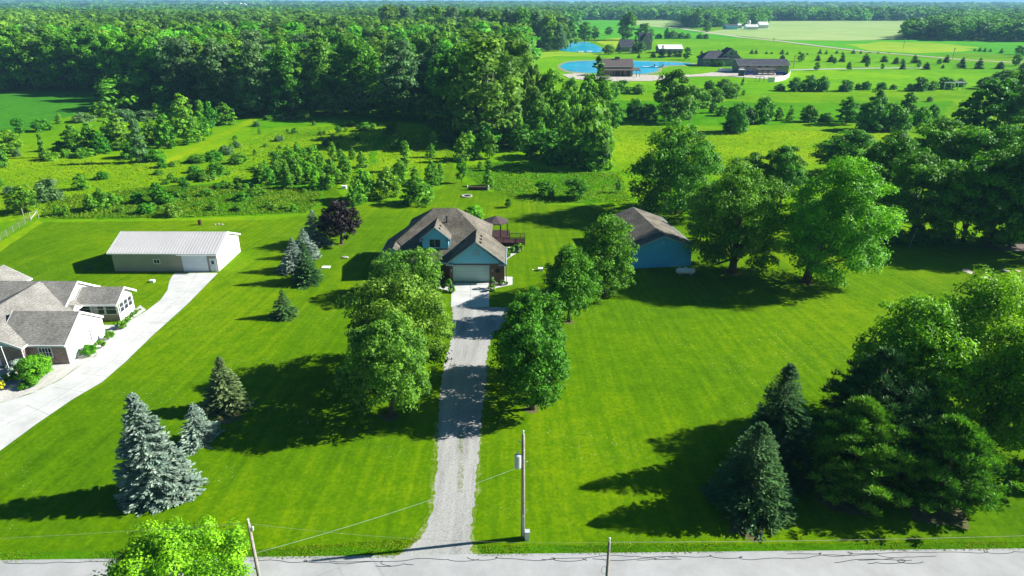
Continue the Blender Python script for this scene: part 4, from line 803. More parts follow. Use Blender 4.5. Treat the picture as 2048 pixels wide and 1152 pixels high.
# the tall row at the right end of the wood
for i, (x, b, t, wd) in enumerate([(870, 98, 10, 44), (905, 100, 12, 40), (935, 99, 16, 36), (962, 100, 14, 40), (990, 100, 20, 36), (1015, 101, 16, 36), (1042, 102, 14, 40), (1070, 101, 18, 38), (1096, 102, 28, 34), (1114, 102, 46, 28), (780, 90, 8, 44), (815, 92, 10, 40), (845, 94, 12, 36), (1124, 99, 62, 16)]):
    o_ = ['leftmost', 'second', 'third', 'fourth', 'fifth', 'sixth', 'seventh', 'eighth', 'ninth', 'tenth', 'eleventh', 'twelfth', 'thirteenth', 'last'][[780, 815, 845, 870, 905, 935, 962, 990, 1015, 1042, 1070, 1096, 1114, 1124].index(x)]
    T('big', x, b, t, wd*1.15, o_+' tall tree from the left in the high rear row of the wood', 'high rear row of the wood', mat='lf_grey' if i % 2 else 'lf_wood')
rng = RN(900)
woodP = W2([(-300, 178), (0, 180), (190, 180), (330, 205), (430, 222), (560, 226), (700, 222), (760, 224), (830, 215), (880, 235), (960, 262), (1040, 245), (1048, 150), (1046, 101), (1124, 98), (1114, 60), (1112, 36), (1000, 38), (600, 52), (300, 58), (-200, 52)])
def jitter(poly, sp0, grow, rng, y0=None):
    """jittered rows whose spacing grows with distance"""
    ys = [p[1] for p in poly]; out = []; y = min(ys)
    while y < max(ys):
        sp = sp0*(1+grow*(y-min(ys))); xs = np.arange(min(p[0] for p in poly), max(p[0] for p in poly), sp)
        xx = xs+rng.uniform(-.35, .35, len(xs))*sp; yy = y+rng.uniform(-.35, .35, len(xs))*sp
        k = inpoly(xx, yy, poly)&(np.abs(xx) < .80*yy+30); out += [(a, b, sp) for a, b in zip(xx[k], yy[k])]; y += sp*.87
    return out
pts = jitter(woodP, 11.5, .0004, rng); pts.sort(key=lambda p: p[1]+abs(p[0])*.05)
print('wood trees', len(pts))
near = pts[:215]; far = pts[215:]
mats = ['lf_wood', 'lf_wood', 'lf_mid', 'lf_mid', 'lf_fine', 'lf_wood', 'lf_grey', 'lf_mid', 'lf_fine']
for i, (x, y, sp) in enumerate(near):
    pr = PR['big'][i % 4]; H = rng.uniform(18, 26); wd = sp*rng.uniform(1.05, 1.5)
    put(pr, 'woodland_tree', (x, y, 0), wd, H, 'broadleaf tree standing inside the big wood with only its crown showing', 'tree', 'trees inside the big wood', rng.uniform(0, 6.28), mats=mats[rng.integers(len(mats))])
def tile(name, protos, pts, hr, wr, mat, label, cat, rng, sub=1.0):
    base = []
    for p in protos:
        me = p['crown']; v = np.empty(len(me.vertices)*3, np.float32); me.vertices.foreach_get('co', v); V = v.reshape(-1, 4, 3)
        t = np.empty(len(V), np.float32); me.attributes['tint'].data.foreach_get('value', t)
        k = np.argsort(rng.random(len(V)))[:int(len(V)*sub)]; base.append((V[k], t[k], p['w'], p['h']))
    Vs = []; Ts = []
    for x, y, sp in pts:
        V, t, w0, h0 = base[rng.integers(len(base))]; a = rng.uniform(0, 6.28); c, s_ = math.cos(a), math.sin(a); k_ = rng.uniform(.75, 1.25); sx = sp*rng.uniform(*wr)*k_/w0; sz = rng.uniform(*hr)*(.6+.4*k_)/h0
        q = V.copy(); X = (V[..., 0]*c-V[..., 1]*s_)*sx+x; q[..., 1] = (V[..., 0]*s_+V[..., 1]*c)*sx+y; q[..., 0] = X; q[..., 2] = V[..., 2]*sz
        Vs.append(q); Ts.append(np.clip(t*.75+rng.uniform(-.25, .35)+.22*math.sin(x/47+y/61)+.12*math.sin(x/19-y/31), 0, 1))
    o = bpy.data.objects.new(name, quads(name, np.concatenate(Vs), np.concatenate(Ts), M[mat])); col.objects.link(o)
    return tag(o, label, cat, kind='stuff')
fm = [q for q in far if q[1] < 430]; ff = [q for q in far if q[1] >= 430]
tile('woodland', PR['lo'], fm, (17, 25), (1.1, 1.6), 'lf_wood', 'middle of the big wood, a closed canopy behind its edge trees', 'woodland', rng)
tile('woodland', PR['lm'], ff, (17, 25), (1.1, 1.6), 'lf_wood', 'rear of the big wood, a closed canopy fading towards the horizon', 'woodland', rng)
print('far canopy', len(far))
# right far wood, field belts and the blue distance
PL = [deciduous('far_tree', RN(300+i), 20, 20, 'egg', 'lf_far', bare=.02, nc=17, lp=6, cr=3.8, leaf=3.3, limbs=0) for i in range(3)]
w5 = W2([(1806, 77), (1850, 79), (1931, 80), (2100, 83), (2300, 84), (2250, 40), (1950, 36), (1890, 42)])
tile('far_woodland', PR['lm'], jitter(w5, 13, .0002, rng), (15, 21), (1.1, 1.5), 'lf_far', 'dense dark wood at the right beyond the estate lawn', 'woodland', rng)
w4 = W2([(1368, 56), (1530, 50), (1532, 41), (1690, 40), (1800, 37.5), (1890, 40), (1890, 35), (1370, 35)])
tile('far_woodland', PR['lm'], jitter(w4, 14, .0003, rng), (16, 24), (1.1, 1.5), 'lf_far', 'band of wood behind the hay field and the white farm', 'woodland', rng)
w3 = W2([(1112, 23), (1196, 23), (1204, 38), (1290, 37), (1366, 36), (1372, 56), (1372, 31), (1112, 18)])
tile('far_woodland', PR['lm'], jitter(w3, 15, .0003, rng), (15, 22), (1.1, 1.5), 'lf_far', 'wood behind the brick farmhouses beyond the ponds', 'woodland', rng)
def belt(y0, y1, grow, keep, seed, hr):
    rg = RN(seed); out = []; y = y0
    while y < y1:
        sp = y*grow; xs = np.arange(-.8*y, .8*y, sp); xx = xs+rg.uniform(-.4, .4, len(xs))*sp; yy = y+rg.uniform(-.4, .4, len(xs))*sp
        f = np.sin(xx/420+seed)+np.sin(yy/300+xx/900)+np.sin(xx/170-yy/210); k = f > keep
        if y < 1500: k &= (xx < .09*yy)
        out += [(a, b, sp) for a, b in zip(xx[k], yy[k])]; y += sp*1.1
    return out
rg = RN(77)
tile('distant_woodland', PL, belt(1080, 2000, .013, -1.6, 1, None), (15, 23), (1.1, 1.5), 'lf_far', 'hazy treetops beyond the big wood', 'woodland', rg)
tile('distant_woodland', PL, belt(2000, 4200, .011, -.35, 2, None), (15, 24), (1.1, 1.6), 'lf_far', 'blue hazy woods in the distance below the horizon', 'woodland', rg)
tile('distant_woodland', PL, belt(4200, 9500, .013, -.3, 3, None), (20, 34), (1.1, 1.8), 'lf_far', 'faint blue tree line on the horizon', 'woodland', rg)

# ------------------------------------------------------------ tall grass and weeds: nobody could count them
def tufts(name, poly, n, h, mat, label, seed, px=True, w=.28, flowers=0):
    rg = RN(seed); P = W2(poly) if px else poly; xs = [p[0] for p in P]; ys = [p[1] for p in P]
    x = rg.uniform(min(xs), max(xs), n*3); y = rg.uniform(min(ys), max(ys), n*3); k = inpoly(x, y, P); x, y = x[k][:n], y[k][:n]; m = len(x)
    cl = (np.sin(x*.35+seed)+np.sin(y*.23+x*.11)+np.sin(x*.9-y*.6))/3
    hh = h*rg.uniform(.5, 1.4, m)*(1+.5*cl); a = rg.uniform(0, 6.28, m); d = np.stack([np.cos(a), np.sin(a), 0*a], 1)*(w*rg.uniform(.5, 1.2, m))[:, None]
    p = np.stack([x, y, 0*x], 1); up = np.stack([rg.normal(0, .6, m)*hh, rg.normal(0, .6, m)*hh, hh], 1)
    V = np.stack([p-d*.5, p+d*.5, p+d*.35+up, p-d*.35+up*.9], 1)
    t = .45+.35*cl+rg.uniform(-.25, .25, m)
    o = bpy.data.objects.new(name, quads(name, V, t, M[mat])); col.objects.link(o); return tag(o, label, 'tall grass', kind='stuff')
tufts('meadow_grass', [(110, 440), (350, 437), (610, 427), (640, 407), (640, 380), (480, 372), (300, 376), (100, 400), (80, 436)], 18000, .28, 'weed_g', 'tall weeds along the mown lawn edge behind the white outbuilding', 5)
tufts('meadow_grass', [(-60, 420), (60, 430), (300, 370), (480, 360), (690, 352), (740, 395), (880, 365), (900, 285), (760, 245), (560, 262), (330, 330), (60, 320), (-60, 340)], 12000, .22, 'weed', 'tall grass of the left meadow', 6)
tufts('meadow_grass', [(960, 372), (1040, 402), (1080, 408), (1260, 402), (1240, 345), (1120, 345), (1000, 325), (915, 335)], 8000, .22, 'weed_g', 'tall grass behind the fire ring lawn', 7)
tufts('meadow_grass', [(1225, 250), (1500, 262), (1800, 256), (1880, 300), (1500, 345), (1260, 350)], 5000, .22, 'weed', 'tall grass of the right meadow', 8)
tufts('roadside_grass', [(-100, 1129), (500, 1120), (790, 1117), (846, 1076), (500, 1100), (-100, 1108)], 7000, .05, 'weed', 'rough grass along the road on the left', 9, w=.12)
tufts('roadside_grass', [(955, 1113), (1500, 1105), (2200, 1096), (2200, 1080), (1024, 1090), (960, 1092)], 7000, .05, 'weed', 'rough grass along the road on the right', 10, w=.12)

# worn soil at the feet of the yard trees
for k, (x, y, s_) in enumerate([(778, 832, 1.0), (1064, 818, .8), (1138, 644, .7), (1464, 544, 1.3), (1612, 563, 1.2), (683, 489, .6), (460, 836, 1.2), (1492, 1050, 1.6), (1690, 1000, 2.2), (1870, 1020, 2.4), (1745, 955, 2.2)]):
    c = G(x, y); rr = random.Random(k); sheet('worn_soil', [(c.x+s_*math.cos(a*.6)*rr.uniform(.7, 1.3), c.y+s_*.9*math.sin(a*.6)*rr.uniform(.7, 1.3)) for a in range(10)], .021, M['needle_litter'], .05, .3, px=False, seed=k)
# ------------------------------------------------------------ building helpers
def gable(parent, axis, a0, a1, c, half, ze, zr, mat, over=.3, th=.16, trim='trim', name='roof', e0=0, e1=0):
    """gable roof whose ridge runs along axis ('x'/'y') from a0 to a1 at cross position c"""
    s = (zr-ze)/half; mb = MB(); lo = ze-s*over
    P = (lambda a, u, z: (a, u, z)) if axis == 'x' else (lambda a, u, z: (u, a, z))
    for sg in (-1, 1):
        mb.slab([P(a0, c, zr), P(a1, c, zr), P(a1, c+sg*(half+over), lo), P(a0, c+sg*(half+over), lo)][::sg], th)
    r = mb.build(name, M[mat], parent)
    t = MB()
    for a in (a0, a1):
        b = a-.03 if a == min(a0, a1) else a+.03
        for sg in (-1, 1):
            q = [P(a, c, zr+.02), P(b, c, zr+.02), P(b, c+sg*(half+over+.02), lo+.02), P(a, c+sg*(half+over+.02), lo+.02)]
            t.slab(q, .26)
    for sg in (-1, 1):
        u0, u1 = c+sg*(half+over+.003), c+sg*(half+over+.09)
        x0, x1 = sorted((a0, a1)); u0, u1 = sorted((u0, u1))
        if axis == 'x': t.box(x0, u0, lo-.17, x1, u1, lo+.02)
        else: t.box(u0, x0, lo-.17, u1, x1, lo+.02)
    tb = t.build('fascia', M[trim], r)
    return r
def window(parent, x0, x1, z0, z1, y, mat='trim', face='-y', cols=2, rows=1, fr=.08, nm='window'):
    """framed window on a wall; face -y, +x or +y"""
    def B(mb, a0, b0, a1, b1, d0, d1):
        if face == '-y': mb.box(a0, y-d1, b0, a1, y-d0, b1)
        elif face == '+x': mb.box(y+d0, a0, b0, y+d1, a1, b1)
        else: mb.box(a0, y+d0, b0, a1, y+d1, b1)
    g = MB(); B(g, x0+.01, z0+.01, x1-.01, z1-.01, .004, .03)
    w_ = g.build(nm, M['glass'], parent)
    f = MB()
    for a, b, c, d in ((x0-fr, z0-fr, x1+fr, z0), (x0-fr, z1, x1+fr, z1+fr), (x0-fr, z0, x0, z1), (x1, z0, x1+fr, z1)): B(f, a, b, c, d, .004, .07)
    for i in range(1, cols): u = x0+(x1-x0)*i/cols; B(f, u-.03, z0, u+.03, z1, .032, .06)
    for i in range(1, rows): u = z0+(z1-z0)*i/rows; B(f, x0, u-.02, x1, u+.02, .031, .055)
    f.build('frame', M[mat], w_); return w_
# ---------- the blue and brick house
hs = empty('house', (0, 0, 0), 0, 'blue and brick house with steep brown shingle roof, dormer and two car garage door', 'house')
RZ = lambda x, y: (x, y, 8.52-.776*(x+8.3)); LZ = lambda x, y: (x, y, 8.52+.776*(x+11.66)); FZ = lambda x, y: (x, y, 2.94+.776*(y-91.07))
rf = MB()
rf.slab([FZ(-14.2, 90.75), FZ(-9.0, 90.75), FZ(-5.3, 95.35), (-8.3, 98.26, 8.52), (-11.66, 98.26, 8.52), (-16.6, 93.6, 4.9), FZ(-14.6, 91.6)], .2)
rf.slab([(-8.3, 98.26, 8.52), (-5.2, 95.3, 6.11), RZ(-5.06, 89.55), RZ(-.85, 89.55), RZ(-.85, 96.9), RZ(-3.05, 97.2), RZ(-3.05, 103.1)], .2)
rf.slab([(-9.27, 89.55, 2.9), (-5.06, 89.55, 6.2), (-5.3, 95.4, 6.15), (-9.27, 91.4, 2.9)], .2)
rf.slab([(-11.66, 98.26, 8.52), (-15.85, 103.4, 5.25), (-15.85, 99.9, 5.25), (-19.35, 101.0, 2.6), (-19.35, 91.45, 2.6), (-16.9, 91.45, 4.6), (-16.9, 93.5, 4.8)], .2)
rf.slab([(-16.93, 91.4, 4.6), (-14.3, 91.4, 2.6), (-14.3, 92.4, 3.2), (-16.8, 93.7, 4.85)], .2)
rf.slab([(-8.3, 98.28, 8.50), (-11.66, 98.28, 8.50), (-16.2, 103.6, 4.6), (-3.0, 103.2, 4.4)], .2)
roof = rf.build('roof', M['shingle'], hs)
wb = MB(); wb.box(-8.85, 90, 0, -8.33, 97, 2.85); wb.box(-3.24, 90, 0, -1.07, 96.6, 2.85); wb.box(-8.33, 90, 2.62, -3.24, 90.3, 2.85); wb.box(-18.85, 92.2, 0, -8.86, 100.6, 2.45); wb.box(-8.33, 96.5, 0, -3.24, 97, 2.8)
wb.box(-15.4, 99, 2.45, -3.5, 102.6, 4.2); wb.box(-15.4, 100.6, 0, -3.5, 102.6, 2.45)
wb.build('brick_wall', M['brick'], hs)
MB().prism([(-8.95, 2.86), (-1.0, 2.86), (-1.35, 3.05), (-5.06, 5.95), (-8.75, 3.05)], 'y', 89.93, 90.4).build('gable_wall', M['blue'], hs)
t = MB()
for sg, x1 in ((-1, -9.3), (1, -.82)):
    t.slab([(-5.06, 89.5, 6.24), (-5.06, 89.54, 6.24), (x1, 89.54, 2.92), (x1, 89.5, 2.92)][::sg], .2)
t.box(-9.3, 89.5, 2.66, -8.3, 89.9, 2.84); t.box(-1.9, 89.5, 2.66, -.8, 89.9, 2.84); t.box(-.84, 89.55, 2.66, -.74, 96.8, 2.86); t.box(-14.2, 90.62, 2.5, -9.3, 90.74, 2.7); t.box(-19.45, 91.4, 2.32, -19.35, 101, 2.52); t.box(-19.4, 91.3, 2.3, -18.3, 91.44, 2.5)
t.box(-.83, 89.6, 0, -.75, 89.68, 2.7); t.slab([(-16.93, 91.36, 4.62), (-16.93, 91.4, 4.62), (-19.4, 91.4, 2.62), (-19.4, 91.36, 2.62)], .18); t.slab([(-16.9, 91.36, 4.62), (-14.3, 91.36, 2.62), (-14.3, 91.4, 2.62), (-16.9, 91.4, 4.62)], .18)
t.build('gutter', M['trimg'], roof)
MB().prism([(-19, 2.45), (-14.6, 2.45), (-14.6, 2.6), (-16.9, 4.3), (-19, 2.62)], 'y', 91.9, 92.2).build('gable_wall', M['blue'], hs)
d = MB().box(-8.27, 90.06, .02, -3.31, 90.12, 2.35).build('garage_door', M['door'], hs)
fm = MB(); fm.box(-8.39, 89.94, 0, -8.27, 90.05, 2.62); fm.box(-3.31, 89.94, 0, -3.19, 90.05, 2.62); fm.box(-8.27, 89.94, 2.35, -3.31, 90.05, 2.6); fm.build('frame', M['trimg'], d)
v = MB(); c = (-5.06, 4.45)
arc = [(c[0]-.5, 3.95), (c[0]+.5, 3.95)]+[(c[0]+.5*math.cos(a), c[1]+.0+.5*math.sin(a)) for a in [math.pi*k/8 for k in range(9)]]
v.prism(arc, 'y', 89.88, 89.925).build('gable_vent', M['trimg'], hs)
vi = MB()
for k in range(6): vi.box(-5.4, 89.86, 4.02+.12*k, -4.72, 89.878, 4.08+.12*k)
vi.build('louvre', M['blue'], hs)
MB().tube([(-2.05, 89.99, 1.75), (-2.05, 89.93, 1.75)], .32, 16).build('round_window', M['black'], hs)
for x in (-2.75, -8.6):
    l = MB(); l.box(x-.07, 89.85, 1.75, x+.07, 89.99, 2.0).ball((x, 89.85, 1.72), .07).build('wall_lamp', M['grey'], hs)
# dormer
dm = MB(); dm.box(-12.85, 92.6, 3.9, -9.15, 96.4, 5.72); dm.prism([(-12.85, 5.72), (-9.15, 5.72), (-11, 7.22)], 'y', 92.6, 96.8)
dr = dm.build('dormer', M['blue'], hs)
dd = MB()
for sg in (-1, 1): dd.slab([(-11, 92.25, 7.42), (-11, 97.4, 7.42), (-11+sg*2.2, 95.6, 5.6), (-11+sg*2.2, 92.25, 5.6)][::-sg], .14)
dd.build('dormer_roof', M['shingle'], dr)
tt = MB()
for sg in (-1, 1): tt.slab([(-11, 92.2, 7.45), (-11, 92.24, 7.45), (-11+sg*2.23, 92.24, 5.62), (-11+sg*2.23, 92.2, 5.62)][::sg], .16)
tt.box(-13.25, 92.2, 5.34, -12.5, 92.58, 5.46); tt.box(-9.5, 92.2, 5.34, -8.75, 92.58, 5.46); tt.box(-9.2, 92.52, 4.1, -9.12, 92.59, 5.3); tt.build('trim', M['trimg'], dr)
window(dr, -11.8, -10.3, 4.35, 5.5, 92.6, 'trimg', cols=2, rows=1)
vp = MB().tube([(-9.6, 96.2, 6.9), (-9.6, 96.2, 7.75)], .09, 8); vp.box(-9.75, 96.05, 7.75, -9.45, 96.35, 7.85); vp.build('vent_pipe', M['black'], hs)
for x, y in ((-4.5, 91.0), (-4.5, 92.4), (-4.5, 93.8)):
    z = RZ(x, y)[2]; MB().box(x-.2, y-.12, z-.1, x+.2, y+.12, z+.16).build('roof_vent', M['rust'], hs)
for y in (93.2, 94.4): z = 7.42-.83*.55; MB().box(-10.6, y-.12, z-.1, -10.25, y+.12, z+.1).build('roof_vent', M['rust'], hs)
MB().box(-8.95, 91.2, 0, -8.87, 92.1, 2.1).build('entry_door', M['wood_d'], hs)
# deck and gazebo
dk = empty('deck', (0, 0, 0), 0, 'dark red timber deck with railing at the right rear of the blue house', 'deck')
MB().box(-3.4, 105.6, .42, 2.1, 107.9, .52).box(-5.4, 107.91, .41, -.4, 112.4, .51).build('platform', M['deck'], dk)
rl = MB()
for x0, y0, x1, y1 in ((-3.2, 105.65, 2.05, 105.65), (2.05, 105.65, 2.05, 107.85), (-.4, 107.85, 2.05, 107.85)):
    n = int(max(abs(x1-x0), abs(y1-y0))/.17)
    for k in range(n+1):
        x = x0+(x1-x0)*k/n; y = y0+(y1-y0)*k/n; s_ = .05 if k % 10 == 0 else .02; rl.box(x-s_, y-s_, 0 if k % 10 == 0 else .52, x+s_, y+s_, 1.4)
    rl.box(min(x0, x1)-.06, min(y0, y1)-.06, 1.4, max(x0, x1)+.06, max(y0, y1)+.06, 1.46)
rl.build('railing', M['deck'], dk)
sk = MB()
for k in range(32): sk.box(-3.3+k*.17, 105.56, .02, -3.17+k*.17, 105.59, .4)
sk.build('skirting', M['deck'], dk)
gz = empty('gazebo', (-2.75, 110.2, .52), 0, 'round gazebo with brown ribbed roof standing on the deck', 'gazebo')
g = MB(); ring = [(2.25*math.cos(math.pi/8+k*math.pi/4), 2.25*math.sin(math.pi/8+k*math.pi/4)) for k in range(8)]
g.add([(0, 0, 3.2)]+[(x, y, 2.35) for x, y in ring]+[(x, y, 2.2) for x, y in ring], [(0, i+1, (i+1) % 8+1) for i in range(8)]+[(i+1, i+9, (i+1) % 8+9, (i+1) % 8+1) for i in range(8)]+[tuple(range(9, 17))]).build('roof', M['gaz'], gz)
for x, y in ring: MB().box(x*.93-.06, y*.93-.06, -.5, x*.93+.06, y*.93+.06, 2.3).build('post', M['deck'], gz)
# ---------- pale ribbed outbuilding
ob = empty('outbuilding', (0, 0, 0), 0, 'long tan and cream metal outbuilding with ribbed white roof', 'outbuilding')
MB().box(-58.6, 93.8, 0, -43.32, 93.95, 2.95).build('front_wall', M['tan'], ob)
MB().prism([(93.96, 0), (102.55, 0), (102.55, 2.9), (98.2, 4.55), (93.96, 2.9)], 'x', -43.5, -43.3).build('end_wall', M['cream'], ob)
MB().prism([(93.96, 0), (102.55, 0), (102.55, 2.9), (98.2, 4.55), (93.96, 2.9)], 'x', -58.6, -58.4).box(-58.4, 102.4, 0, -43.5, 102.55, 2.9).build('rear_wall', M['cream'], ob)
gable(ob, 'x', -59.1, -43.05, 98.25, 4.3, 3.05, 4.75, 'metal', over=.35, th=.1)
ribs = MB()
for k in range(36):
    x = -58.9+k*.44; ribs.slab([(x, 93.66, 2.99), (x+.035, 93.66, 2.99), (x+.035, 98.2, 4.8), (x, 98.2, 4.8)], .06)
ribs.build('roof_rib', M['ribm'], ob)
d = MB().box(-48.4, 93.74, .02, -44.72, 93.79, 2.72).build('garage_door', M['doorw'], ob)
MB().box(-48.52, 93.72, 0, -48.41, 93.79, 2.82).box(-44.71, 93.72, 0, -44.6, 93.79, 2.82).box(-48.41, 93.72, 2.73, -44.71, 93.79, 2.82).build('frame', M['tan'], d)
d = MB().box(-44.4, 93.73, .03, -43.5, 93.79, 2.1).build('door', M['doorw'], ob); MB().box(-44.15, 93.7, 1.2, -43.75, 93.728, 1.75).build('window', M['glass'], d); MB().box(-44.3, 93.68, .95, -44.2, 93.728, 1.05).build('handle', M['black'], d)
window(ob, -52.55, -51.75, 1.3, 1.9, 93.8)
MB().box(-48.9, 93.3, 2.66, -43.2, 93.38, 2.76).build('gutter', M['trim'], ob)
# ---------- blue garage
ga = empty('garage', (22.4, 96.0, 0), R(8), 'blue metal garage with brown shingle roof between two maples and the oaks', 'garage')
MB().prism([(-4.65, 0), (4.65, 0), (4.65, 3.2), (0, 4.85), (-4.65, 3.2)], 'y', 0, .15).build('gable_wall', M['blue2'], ga)
MB().box(-4.65, .15, 0, -4.5, 14.8, 3.15).box(4.5, .15, 0, 4.65, 14.8, 3.15).box(-4.5, 14.65, 0, 4.5, 14.8, 3.15).build('side_wall', M['brick'], ga)
gable(ga, 'y', -.35, 15.1, 0, 4.65, 3.3, 5.08, 'shingle', over=.4, trim='trimg')
MB().prism([(-.3, 3.7), (.3, 3.7), (.3, 4.1), (0, 4.3), (-.3, 4.1)], 'y', -.05, -.005).build('gable_vent', M['blue'], ga)
# ---------- neighbour's house
nh = empty('neighbour_house', (0, 0, 0), 0, 'white sided brick fronted house with taupe shingle roofs at the left edge', 'house')
MB().prism([(66.12, 0), (73, 0), (73, 2.5), (69.5, 4.6), (66.12, 2.5)], 'x', -54.9, -48.7).build('side_wall', M['white'], nh)
MB().prism([(74.4, 0), (81.6, 0), (81.6, 2.6), (78, 4.7), (74.4, 2.6)], 'x', -78, -53.95).build('gable_wall', M['white'], nh)
MB().box(-78, 73.6, 0, -56, 74.39, 2.3).build('rear_wall', M['white'], nh)
MB().box(-52.9, 65.98, 0, -48.75, 66.11, 2.48).box(-52.95, 65.3, 0, -52.8, 66.0, 2.4).build('brick_wall', M['brickl'], nh)
w1 = MB(); w1.box(-55.6, 65.3, 0, -52.96, 65.45, 2.5); w1.box(-63.6, 65.3, 0, -60.6, 65.45, 2.5); w1.box(-60.6, 65.3, 2.1, -55.6, 65.45, 2.5); w1.build('brick_wall', M['brickl'], nh)
MB().prism([(-63.6, 2.5), (-53, 2.5), (-58.3, 4.75)], 'y', 65.25, 65.42).build('gable_wall', M['trimg'], nh)
MB().prism([(-60.6, .02), (-55.6, .02), (-55.6, 1.7), (-56.2, 2.09), (-60, 2.09), (-60.6, 1.7)], 'y', 65.42, 65.5).build('garage_door', M['doorw'], nh)
gable(nh, 'x', -79, -53.7, 78, 3.75, 2.75, 4.95, 'shingle_l', over=.3)
gable(nh, 'x', -56, -48.5, 69.5, 3.45, 2.62, 4.8, 'shingle_l', over=.3)
gable(nh, 'y', 64.9, 77.6, -58.3, 5.3, 2.66, 4.97, 'shingle_l', over=.35)
gable(nh, 'y', 78, 84.4, -67.4, 3.0, 2.9, 4.6, 'shingle_l', over=.3)
MB().box(-70.2, 80, 0, -64.6, 84.1, 2.8).build('rear_wall', M['white'], nh)
gable(nh, 'x', -53.69, -48.45, 78.55, 2.1, 2.72, 3.98, 'shingle_l', over=.3)
MB().prism([(76.95, 2.35), (80.15, 2.35), (80.15, 2.85), (78.55, 3.75), (76.95, 2.85)], 'x', -49.0, -48.82).build('porch_gable', M['white'], nh)
pw = MB(); pw.box(-53.9, 76.95, 0, -48.96, 77.05, .85); MB().box(-48.95, 76.96, 0, -48.82, 80.15, .95).build('sunroom_wall', M['white'], nh)
for x in (-53.85, -52.2, -50.5, -49.0): pw.box(x-.06, 76.94, .85, x+.06, 77.04, 2.5)
pw.build('porch_wall', M['tanwall'], nh)
for k in range(3):
    a = 77.25+k*.97; window(nh, a, a+.8, 1.0, 2.2, -48.82, 'trim', '+x', 1, 2, .07)
for x0, x1 in ((-53.75, -52.3), (-52.1, -50.6), (-50.4, -49.1)): window(nh, x0, x1, .95, 2.3, 76.98, 'trim', '-y', 1, 2, .05)
window(nh, -51.6, -50.3, .9, 2.0, 65.98, 'trim', '-y', 4, 2, .08)
MB().box(-51.85, 65.9, .45, -50.05, 65.97, .78).build('flower_box', M['brickl'], nh)
MB().box(-48.69, 70.0, .5, -48.6, 70.15, 1.7).box(-48.69, 70.9, .6, -48.6, 71.0, 1.7).box(-48.69, 70.45, .5, -48.55, 70.6, 2.0).build('utility_pipe', M['grey'], nh)
for q in ((-48.72, 66.0, 0, -48.6, 66.1, 2.5), (-48.7, 73.0, 0, -48.6, 73.1, 2.6), (-53.0, 65.2, 0, -52.88, 65.29, 2.4), (-48.84, 80.17, 0, -48.74, 80.27, 2.4), (-48.84, 76.82, 0, -48.76, 76.93, 2.4)): MB().box(*q).build('downspout', M['trim'], nh)
MB().tube([(-62.4, 75.2, 3.2), (-62.4, 75.2, 4.4)], .08).box(-62.55, 75.05, 4.4, -62.25, 75.35, 4.5).build('vent_pipe', M['black'], nh)
gable(nh, 'x', -54.2, -52.8, 75.2, .8, 2.45, 2.95, 'shingle_l', over=.15, name='entry_roof')
MB().box(-54.1, 74.6, 0, -52.95, 75.8, 2.4).build('entry_wall', M['white'], nh)
# ---------- estate and farm buildings far off
def shed(name, label, cat, px0, px1, base, depth_, ze, zr, wall, roof_, over=.4, yaw=0, axis='x', doors=(), wins=0, trim='trim', back=0):
    a = G(px0, base); b = G(px1, base); w_ = (b-a).length; e = empty(name, (a+b)/2, math.atan2(b.y-a.y, b.x-a.x)+yaw, label, cat)
    if axis == 'x':
        MB().prism([(0, 0), (depth_, 0), (depth_, ze), (depth_/2, zr-.12), (0, ze)], 'x', -w_/2, w_/2).build('wall', M[wall], e); gable(e, 'x', -w_/2-over, w_/2+over, depth_/2, depth_/2, ze+.05, zr, roof_, over=over, trim=trim)
    else:
        MB().prism([(-w_/2, 0), (w_/2, 0), (w_/2, ze), (0, zr-.12), (-w_/2, ze)], 'y', 0, depth_).build('wall', M[wall], e); gable(e, 'y', -over, depth_+over, 0, w_/2, ze+.05, zr, roof_, over=over, trim=trim)
    for x0, x1, h, m in doors: MB().box(x0*w_, -.12, .05, x1*w_, -.02, h).build('door', M[m], e)
    for k in range(wins): x = -w_/2+w_*(k+.7)/(wins+.4); window(e, x-.5, x+.5, ze*.6, ze*.6+.8, 0, trim)
    return e
pv = shed('pond_barn', 'brown roofed timber barn with porch on the bank of the blue pond', 'barn', 1205, 1264, 152.5, 11, 5.2, 8.6, 'tanwall', 'brownroof', wins=0)
MB().slab([(-9.5, -2.6, 3.4), (11.2, -2.6, 3.4), (11.2, 1, 4.4), (-9.5, 1, 4.4)][::-1], .2).slab([(8.8, -2.6, 3.4), (11.6, -2.6, 3.4), (11.6, 12, 3.4), (8.8, 12, 4.4)], .2).build('porch_roof', M['brownroof'], pv)
for x in (-8, -5, -2, 1, 4, 7, 9.5, 11.2): MB().box(x-.14, -2.4, 0, x+.14, -2.12, 3.3).build('porch_post', M['wood'], pv)
MB().box(-2.5, -.1, 0, 3, -.03, 3).box(4, -.1, 0, 6.5, -.03, 3).build('barn_door', M['wood_d'], pv); MB().box(-1.2, 5, 8.2, 1.2, 6.2, 9.6).build('cupola', M['brownroof'], pv)
eg = shed('estate_garage', 'long grey stone garage with dark roof beside the parked blue truck', 'garage', 1476, 1575, 145.5, 13, 4.6, 7.2, 'stonew', 'shingle_d', wins=0, over=.7)
wd = 27
for x in (-9, -2.5, 1.5, 8.5): MB().box(x-.9, -.1, 3.3, x+.9, -.02, 3.9).build('window', M['glass'], eg)
MB().box(-13.3, -.1, 0, -11.2, -.02, 3.2).build('door', M['doorw'], eg)
eh = empty('estate_house', tuple(G(1450, 132)), 0, 'large stone house with dark hipped and gabled roofs behind the long garage', 'house')
MB().box(-14, 0, 0, 9, 14, 4.6).build('wall', M['stonew'], eh)
